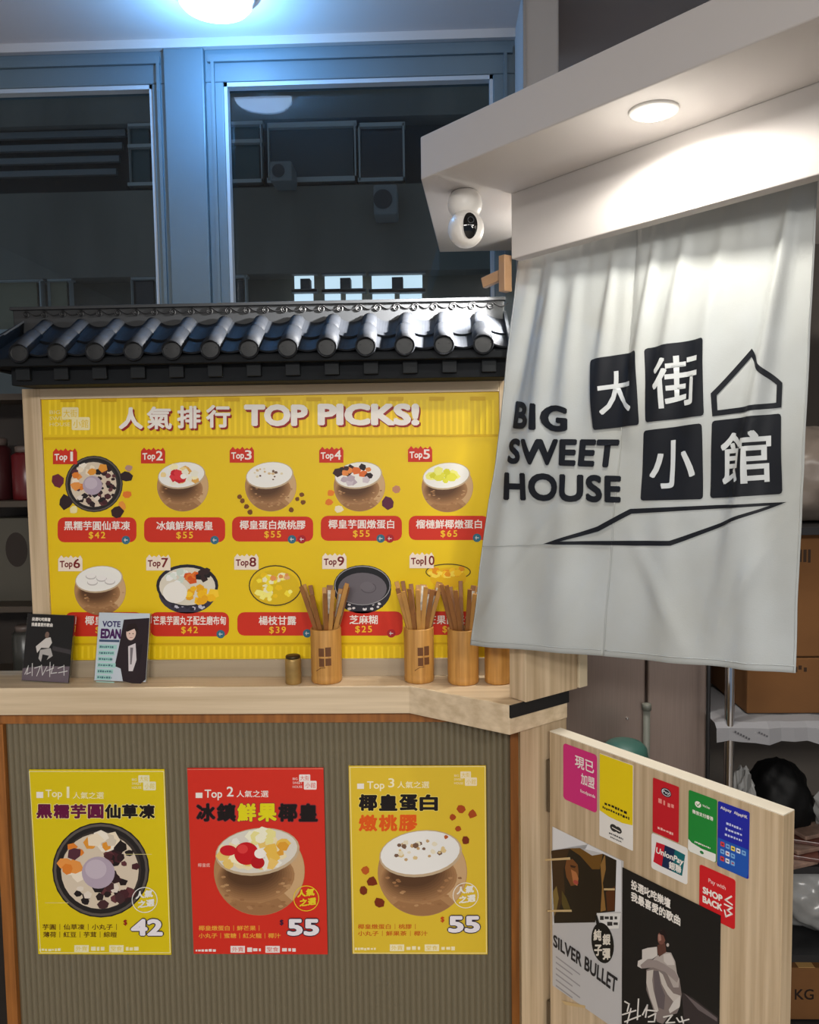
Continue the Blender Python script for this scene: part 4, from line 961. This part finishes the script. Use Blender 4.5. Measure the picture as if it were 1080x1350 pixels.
for pts in ([(6,112),(12,96),(10,112),(18,108)], [(20,92),(22,114)], [(26,100),(38,96),(32,114)], [(40,94),(44,112),(52,96)], [(52,104),(66,98)], [(58,88),(60,114)], [(66,92),(62,108),(74,106)], [(76,98),(86,94)], [(78,106),(96,102)], [(88,92),(90,110)]): F.line(pts, 1.4, (214,212,210))
F.end()
t, F, org, u, v, n, wd, H = flyer(122, 194, 806, 8, 0.21, 1.752, 0.149, 'small pale flyer reading VOTE EDAN with a suited figure, in a clear stand')
obj('card', MB().bbox(org+u*wd/2+v*0.0745-n*0.0008, u, n, v, wd/2, 0.0008, 0.0745), mat('flyer_pale', (196,206,216), 0.35), t)
F.begin('lettering'); F.text('VOTE', 8, 15, 44, 26, (52,44,100), .04); F.text('EDAN', 6, 29, 46, 47, (70,20,84), .06); F.rect(4, 49, 44, 53, (60,80,110))
for k in range(7): F.rect(4, 58+k*11, 40-(k % 3)*4, 66+k*11, (160,206,200)); F.dashes(6, 60+k*11, 34, 64+k*11, (70,110,120))
F.end()
F.begin('suited_figure_picture', 20); F.poly([(50,12),(100,8),(100,118),(88,128),(56,122),(50,100),(38,96),(44,60)], (40,28,34)); F.poly([(62,60),(76,54),(80,84),(74,104),(66,104)], (214,206,208)); F.poly([(66,62),(72,62),(71,92),(68,92)], (120,112,116))
F.ell(66, 36, 9.5, 13, (226,196,182)); F.poly([(54,30),(60,20),(74,18),(80,28),(78,38),(72,28),(58,34)], (36,22,22)); F.ell(63, 37, 1.4, .8, (40,24,24)); F.ell(70, 37, 1.4, .8, (40,24,24)); F.line([(64,44),(69,44)], .8, (170,90,90)); F.poly([(78,60),(90,54),(86,100),(82,70)], (30,20,26)); F.end()

# ================================================================== KITCHEN BEHIND THE HALF DOOR
YF = 2.02
a = PY(752, 900, YF); b = PY(931, 900, YF)
fz1 = 1.45
t = thing('steel_refrigerator', 'brushed stainless steel refrigerator behind the half door', 'refrigerator', ((a[0]+b[0])/2, YF+.25, 0))
xm = PY(851, 900, YF)[0]
obj('body', MB().box(a[0]-.06, b[0], YF+.012, YF+.5, 0.0, fz1), STAIN, t, bevel=0.004)
obj('door_panel', MB().box(a[0]-.058, xm-.003, YF-.012, YF+.012, 0.06, fz1-.01), STAIN, t, bevel=0.004)
obj('door_panel', MB().box(xm+.003, b[0]-.002, YF-.012, YF+.012, 0.06, fz1-.01), STAIN, t, bevel=0.004)
hz = PY(851, 926, YF)[2]
obj('door_pipe', MB().tube([(xm-.002, YF-.022, 0.3), (xm-.002, YF-.022, hz)], 0.0085, 14), mat('grey_green_pipe', (104, 106, 98), 0.5), t, smooth=True)
obj('pipe_collar', MB().lathe((xm-.002, YF-.022, hz-.012), [(0.0115,0),(0.0115,.014),(0.010,.016),(0.004,.017)], 18), mat('grey_green_pipe', (104, 106, 98), 0.5), t, smooth=True)
bl = PY(827, 947, YF-.012)
obj('bolt', MB().lathe((bl[0], bl[1]-.003, bl[2]), [(0.0035,.004),(0.0035,.001),(0.002,0)], 10, 'y'), CHROME, t)
gb = PY(828, 990, 1.86)
t = thing('teal_basin', 'teal green rounded basin showing above the half door', 'basin', (gb[0], gb[1], 0.70))
pr = [(0.046,-.10),(0.050,-.09),(0.053,-.02),(0.050,-.002),(0.040,.008),(0.024,.014),(0.008,.016)]
obj('shell', MB().lathe((gb[0], gb[1]+.03, gb[2]), pr, 28), mat('teal_plastic', (50, 92, 82), 0.5), t, smooth=True)
obj('stand', MB().lathe((gb[0], gb[1]+.03, 0), [(0.06,0),(0.06,.02),(0.02,.03),(0.02,gb[2]-.10)], 20), mat('dark_stand', (40,40,40), 0.5), t)

# wire shelving rack
YR = 1.95
p1 = PY(962, 940, YR); 
rk = thing('shelving_rack', 'chrome and dark metal storage rack in the kitchen', 'rack', (p1[0]+.3, YR+.2, 0))
rx0, rx1 = p1[0], p1[0]+0.75; lv = [PY(1000, 1250, YR)[2]-.02, PY(1000, 1128, YR)[2]-.03, PY(1000, 956, YR)[2]]
for (x, y) in ((rx0, YR), (rx1, YR), (rx0-.0, YR+.42), (rx1, YR+.42)):
    obj('post', MB().tube([(x, y, 0), (x, y, 1.75)], 0.0115, 16), CHROME, rk, smooth=True)
for z in [0.12]+lv+[1.36]:
    obj('shelf', MB().box(rx0, rx1, YR+.004, YR+.42, z-.018, z), mat('dark_shelf_metal', (52, 52, 54), 0.4, metal=0.6), rk)
sx_ = PY(934, 940, YR)[0]
obj('side_rail', MB().tube([(sx_, YR, 0), (sx_, YR, 1.7)], 0.005, 10), mat('dark_shelf_metal', (52, 52, 54), 0.4, metal=0.6), rk, smooth=True)
def carton(x0, x1, y0, y1, z0, z1, label, txt=None, tpos=None):
    t = thing('cardboard_box', label, 'box', ((x0+x1)/2, (y0+y1)/2, z0), 'cardboard boxes on the rack')
    obj('body', MB().box(x0, x1, y0, y1, z0, z1), CARD, t, bevel=0.003)
    obj('tape', MB().box((x0+x1)/2-.02, (x0+x1)/2+.02, y0+.002, y1-.002, z1-.001, z1+.0006), mat('parcel_tape', (186, 146, 92), 0.3), t)
    if txt:
        F = Flat((x0, y0, z0), (1,0,0), (0,0,1), (0,-1,0), t).frame(0, z1-z0, x1-x0); F.begin('printed_marking')
        if txt == 'KG': F.fr = None; F.text(txt, 1048, 1304, 1073, 1318, (30,18,10), .02)
        else:
            rq2 = random.Random(len(label)); a, b, c, d = tpos; k = a
            while k < c:       # worn ink marks, no longer legible
                q = rq2.uniform(1.0, 2.2); F.rect(k, b+rq2.uniform(0, 2), k+q, d-rq2.uniform(0, 3), (52,34,20)); k += q+rq2.uniform(.6, 1.4)
        F.end()
zs = lv[2]; bx0 = PY(985, 930, YR+.05)[0]
carton(bx0, bx0+.40, YR+.05, YR+.36, zs+.012, zs+.15, 'brown cardboard box on the rack just below the curtain hem', 'marks', (16,4,36,9))
carton(bx0+.06, bx0+.42, YR+.05, YR+.36, zs+.153, 1.34, 'brown cardboard box stacked above another, at the curtain edge', 'marks', (2,10,24,20))
kx = PY(1040, 1300, YR)[0]
carton(rx0+.02, rx0+.40, YR+.03, YR+.36, 0.122, lv[0]-.05, 'brown cardboard box marked KG low on the rack', 'KG', (28,30,41,42))
# crumpled sheets and bags
def crumple(name, c, sx, sy, sz, seed, m, label, cat, n=14, amp=.25, group=None):
    rnd = random.Random(seed); V = []; F = []
    ph = [rnd.random()*6.28 for _ in range(12)]
    for i in range(n+1):
        for k in range(2*n):
            th = math.pi*i/n; a = math.pi*k/n
            q = 1+amp*(math.sin(5*a+ph[0]+2*math.sin(3*th+ph[1]))*.5+math.sin(9*a+7*th+ph[2])*.3+math.sin(14*th-6*a+ph[3])*.25)*math.sin(th)
            x = sx*q*math.sin(th)*math.cos(a); y = sy*q*math.sin(th)*math.sin(a); z = sz*q*math.cos(th)
            V.append((c[0]+x, c[1]+y, c[2]+max(z, -sz*.8)))
    for i in range(n):
        for k in range(2*n): F.append((i*2*n+k, (i+1)*2*n+k, (i+1)*2*n+(k+1)%(2*n), i*2*n+(k+1)%(2*n)))
    return tag(obj(name, MB().add(V, F), m, None, smooth=(n > 14)), label, cat, group)
PLAS = mat('milky_plastic', (148, 148, 147), 0.25, spec=0.6); BBAG = mat('black_bag', (8, 8, 9), 0.6, spec=0.25)
z1 = lv[1]
crumple('wrapped_bundle', (bx0+.20, YR+.20, 1.362+.108), .19, .14, .132, 13, mat('grey_brown_film', (112, 102, 94), 0.35), 'grey film-wrapped bundle on the top rack shelf at the curtain edge', 'bundle', n=24, amp=.10)
bb = PY(1034, 1050, YR+.12); crumple('black_bag', (bb[0], YR+.16, z1+.094), .082, .08, .115, 2, BBAG, 'slumped black plastic bag on the middle rack shelf', 'bag', n=24, amp=.10)
cbp = PY(988, 1030, YR+.05); crumple('crumpled_plastic', (cbp[0], YR+.09, z1+.093), .026, .03, .115, 5, PLAS, 'crumpled clear plastic beside the black bag, near the chrome post', 'plastic', amp=.6)
cbp = PY(1085, 1040, YR+.05); crumple('crumpled_plastic', (cbp[0]+.05, YR+.09, z1+.094), .035, .04, .115, 7, PLAS, 'crumpled clear plastic at the far side of the black bag', 'plastic', amp=.5)
z0 = lv[0]; wbp = PY(1075, 1200, YR+.1); crumple('plastic_bag', (wbp[0]+.02, YR+.17, z0+.082), .125, .11, .10, 9, PLAS, 'bulky white plastic bag on the rack above the KG box', 'bag', n=26, amp=.13)
zt = lv[1]
for k in range(5):
    pk = PY(1050+k*9, 1092+7*(k % 3), YR+.02)
    tag(obj('snack_packet', MB().bbox((pk[0], YR+.025+.016*k, zt+.006+.011*k), (.92,.35*(-1)**k,0), (-.35*(-1)**k,.92,0), (0,0,1), .045, .030, .005), mat('packet_brown_%d' % (k % 2), ((84,48,40) if k % 2 else (128,104,92)), 0.3, var=0.3, vscale=40), None, bevel=0.002),
        'flat brown packet lying in the loose pile in front of the black bag', 'packet', 'brown packets on the rack')
# paper with printing hanging over the top shelf
pa = PY(946, 930, YR-.02); pb = PY(1075, 958, YR-.02)
t = thing('wrapping_paper', 'white printed paper lining the shelf under the cardboard box', 'paper', ((pa[0]+pb[0])/2, YR, zs))
V = []; F = []; N = 24
for i in range(N+1):
    x = pa[0]+(rx1-.05-pa[0])*i/N; wv = .006*math.sin(i*1.3)+.004*math.sin(i*2.9)
    V += [(x, YR+.30, zs+.006), (x, YR-.002+.3*wv, zs+.008+abs(wv)*.4), (x, YR-.016+wv*.5, zs-.002), (x, YR-.019+wv*.5, zs-.036+wv*.6)]
for i in range(N):
    for j in range(3): q = i*4+j; F.append((q, q+1, q+5, q+4))
po = obj('sheet', MB().add(V, F), mat('grey_white_paper', (134, 134, 138), 0.7), t)
F = Flat((pa[0], YR-.026, zs), (1,0,0), (0,0,1), (0,-1,0), t).frame(0, 0, .2); F.begin('printed_marking'); rq3 = random.Random(8)
for k in range(6): x = 20+k*3.2; y = 2+k*1.7; F.poly([(x, y), (x+2, y+1), (x+1.2, y+3.4), (x-.6, y+2.4)], (78,78,84))
for k in range(4): x = 48+k*3; y = 3+k*1.5; F.poly([(x, y), (x+1.8, y+1), (x+1, y+3), (x-.6, y+2)], (86,86,92))
F.end()

# ================================================================== DARK SHELF AT THE LEFT OF THE MENU BOARD
sx0, sx1 = -1.45, -0.93
sh = thing('dark_shelf_unit', 'dark open shelf unit left of the menu board', 'shelf', (-1.2, 1.98, 0))
DK = mat('dark_stained_board', (42, 34, 28), 0.6, var=0.15, vscale=10)
obj('back_panel', MB().box(sx0, sx1, 2.06, 2.075, 0, 1.70), DK, sh)
obj('side_panel', MB().box(sx1, sx1+.015, 1.885, 2.075, 0, 1.70), DK, sh); obj('side_panel', MB().box(sx0-.015, sx0, 1.885, 2.075, 0, 1.70), DK, sh)
SZ = [0.5, 1.02, 1.20, 1.45, 1.70]
for z in SZ: obj('shelf_board', MB().box(sx0, sx1, 1.89, 2.06, z-.014, z), mat('shelf_edge_board', (62, 52, 42), 0.5), sh)
def tin(name, x, y, z, r, h, rgb, label, cat):
    t = thing(name, label, cat, (x, y, z))
    obj('body', MB().lathe((x, y, z), [(r*.95,0),(r,.004),(r,h*.82),(r*.7,h*.88)], 20), mat('jar_%02x%02x%02x' % rgb, rgb, 0.3), t, smooth=True)
    obj('lid', MB().lathe((x, y, z), [(r*.74,h*.88),(r*.76,h*.98),(r*.6,h),(r*.2,h)], 20), mat('jar_lid', (96, 84, 78), 0.4), t, smooth=True)
tin('storage_jar', -0.985, 1.955, 1.45, .036, .13, (92,20,24), 'dark red jar on the upper dark shelf beside the board', 'jar')
tin('storage_jar', -1.065, 1.965, 1.45, .034, .15, (58,24,26), 'taller maroon jar behind the red one on the dark shelf', 'jar')
tin('salt_shaker', -0.955, 1.93, 1.20, .009, .038, (196,188,176), 'tiny pale shaker standing on the middle dark shelf', 'shaker')
tin('storage_jar', -1.02, 1.97, 1.02, .03, .12, (60,60,56), 'grey jar on the lowest visible dark shelf', 'jar')
t = thing('food_carton', 'pale grey carton with a dark oval on the middle dark shelf', 'carton', (-1.03, 1.985, 1.20))
obj('body', MB().box(-1.09, -0.965, 1.96, 2.04, 1.20, 1.405), mat('grey_carton', (70, 66, 56), 0.6), t, bevel=0.002)
F = Flat((-1.09, 1.96, 1.20), (1,0,0), (0,0,1), (0,-1,0), t).frame(0, .205, .125); F.begin('dark_oval'); F.ell(52, 62, 22, 34, (40,32,27)); F.end()

# ================================================================== STREET BEYOND THE WINDOW
YX = 8.0
def bxp(mb, x0, y0, x1, y1, Y, d=.12):
    a, b = PY(x0, y0, Y), PY(x1, y1, Y); return mb.box(min(a[0],b[0]), max(a[0],b[0]), Y, Y+d, min(a[2],b[2]), max(a[2],b[2]))
bd = thing('apartment_building', 'dim grey apartment facade across the street seen through the window', 'building', (-1, YX+.5, 0))
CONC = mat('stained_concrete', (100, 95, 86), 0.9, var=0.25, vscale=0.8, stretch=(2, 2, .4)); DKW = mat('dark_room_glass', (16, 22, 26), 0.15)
wall = MB()
zA = PY(300, 248, YX)[2]; zB = PY(300, 362, YX)[2]; zT = PY(300, 120, YX)[2]; zTop = PY(300, 158, YX)[2]; z0b = PY(300, 470, YX)[2]
XA, XB = -9, 5
wall.box(XA, XB, YX, YX+.3, zB, zA)
wall.box(XA, XB, YX+.02, YX+.3, -1, z0b)
wall.box(XA, XB, YX+.02, YX+.3, zTop, zTop+3.0)
obj('wall', wall, CONC, bd)
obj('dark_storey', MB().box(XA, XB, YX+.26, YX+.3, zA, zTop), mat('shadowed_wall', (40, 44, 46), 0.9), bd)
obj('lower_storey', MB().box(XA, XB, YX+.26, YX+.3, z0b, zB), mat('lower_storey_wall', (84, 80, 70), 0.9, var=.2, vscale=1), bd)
for k in range(4):
    y = 176+k*17
    obj('balcony_rail', bxp(MB(), -40, y, 165-k*4, y+2.5, YX+.1, .05), mat('rail_grey', (96, 98, 98), 0.6), bd)
WF = mat('pale_window_frame', (150, 150, 146), 0.5); GP = mat('green_glass', (44, 66, 66), 0.15); BP = mat('beige_blind', (116, 108, 84), 0.8)
def fwin(x0, y0, x1, y1, gm, mull=None, bar=3.5):
    f = MB()
    for (p, q, r, s) in ((x0,y0,x1,y0+bar),(x0,y1-bar,x1,y1),(x0,y0,x0+bar,y1),(x1-bar,y0,x1,y1)): bxp(f, p, q, r, s, YX+.02, .1)
    if mull: bxp(f, x0, mull, x1, mull+bar, YX+.02, .1)
    w_ = obj('window', f, WF, bd)
    obj('pane', bxp(MB(), x0+bar, y0+bar, x1-bar, y1-bar, YX+.08, .02), gm, w_)
fwin(168,162,202,244,GP,190); fwin(300,160,346,240,GP,184); fwin(-30,365,56,440,BP,None,5); fwin(62,366,94,440,BP); fwin(172,364,208,440,DKW); fwin(306,362,326,440,DKW)
fwin(352,162,470,238,mat('dim_room', (54, 60, 62), 0.5)); fwin(472,162,534,238,DKW)
t2 = mat('lit_room_window', (225, 238, 245), 0.5, emit=1.1)
for (x0, y0, x1, y1) in ((388,361,414,381),(428,361,478,381),(490,360,557,381),(388,385,414,440),(428,385,450,440),(456,385,478,440),(491,385,521,440),(527,385,557,440)):
    w_ = obj('window', bxp(bxp(MB(), x0-4, y0-3, x1+4, y0, YX+.02, .1), x0-4, y1, x1+4, y1+3, YX+.02, .1), mat('rail_grey', (96,98,98), .6), bd)
    obj('lit_pane', bxp(MB(), x0, y0, x1, y1, YX+.1, .02), t2, w_)
for (x0, y0, x1, y1) in ((394,365,407,379),(447,364,461,378),(516,363,531,379)):
    a, b = PY(x0, y0, YX-.1), PY(x1, y1, YX-.1)
    fan = obj('exhaust_fan', MB().box(a[0], b[0], YX-.02, YX+.1, b[2], a[2]), mat('fan_dark', (40, 42, 44), 0.6), bd)
for (x0, y0, x1, y1) in ((492,243,524,282),(355,212,385,238)):
    a, b = PY(x0, y0, YX-.3), PY(x1, y1, YX-.3)
    ac = obj('air_conditioner', MB().box(a[0], b[0], YX-.3, YX, b[2], a[2]), mat('ac_grey', (110, 112, 110), 0.6), bd, bevel=.02)
    obj('grille', MB().lathe(((a[0]*.6+b[0]*.4), YX-.31, (a[2]+b[2])/2), [((a[2]-b[2])*.32,.01),((a[2]-b[2])*.32,0),((a[2]-b[2])*.1,0)], 20, 'y'), mat('fan_dark', (40, 42, 44), 0.6), ac)
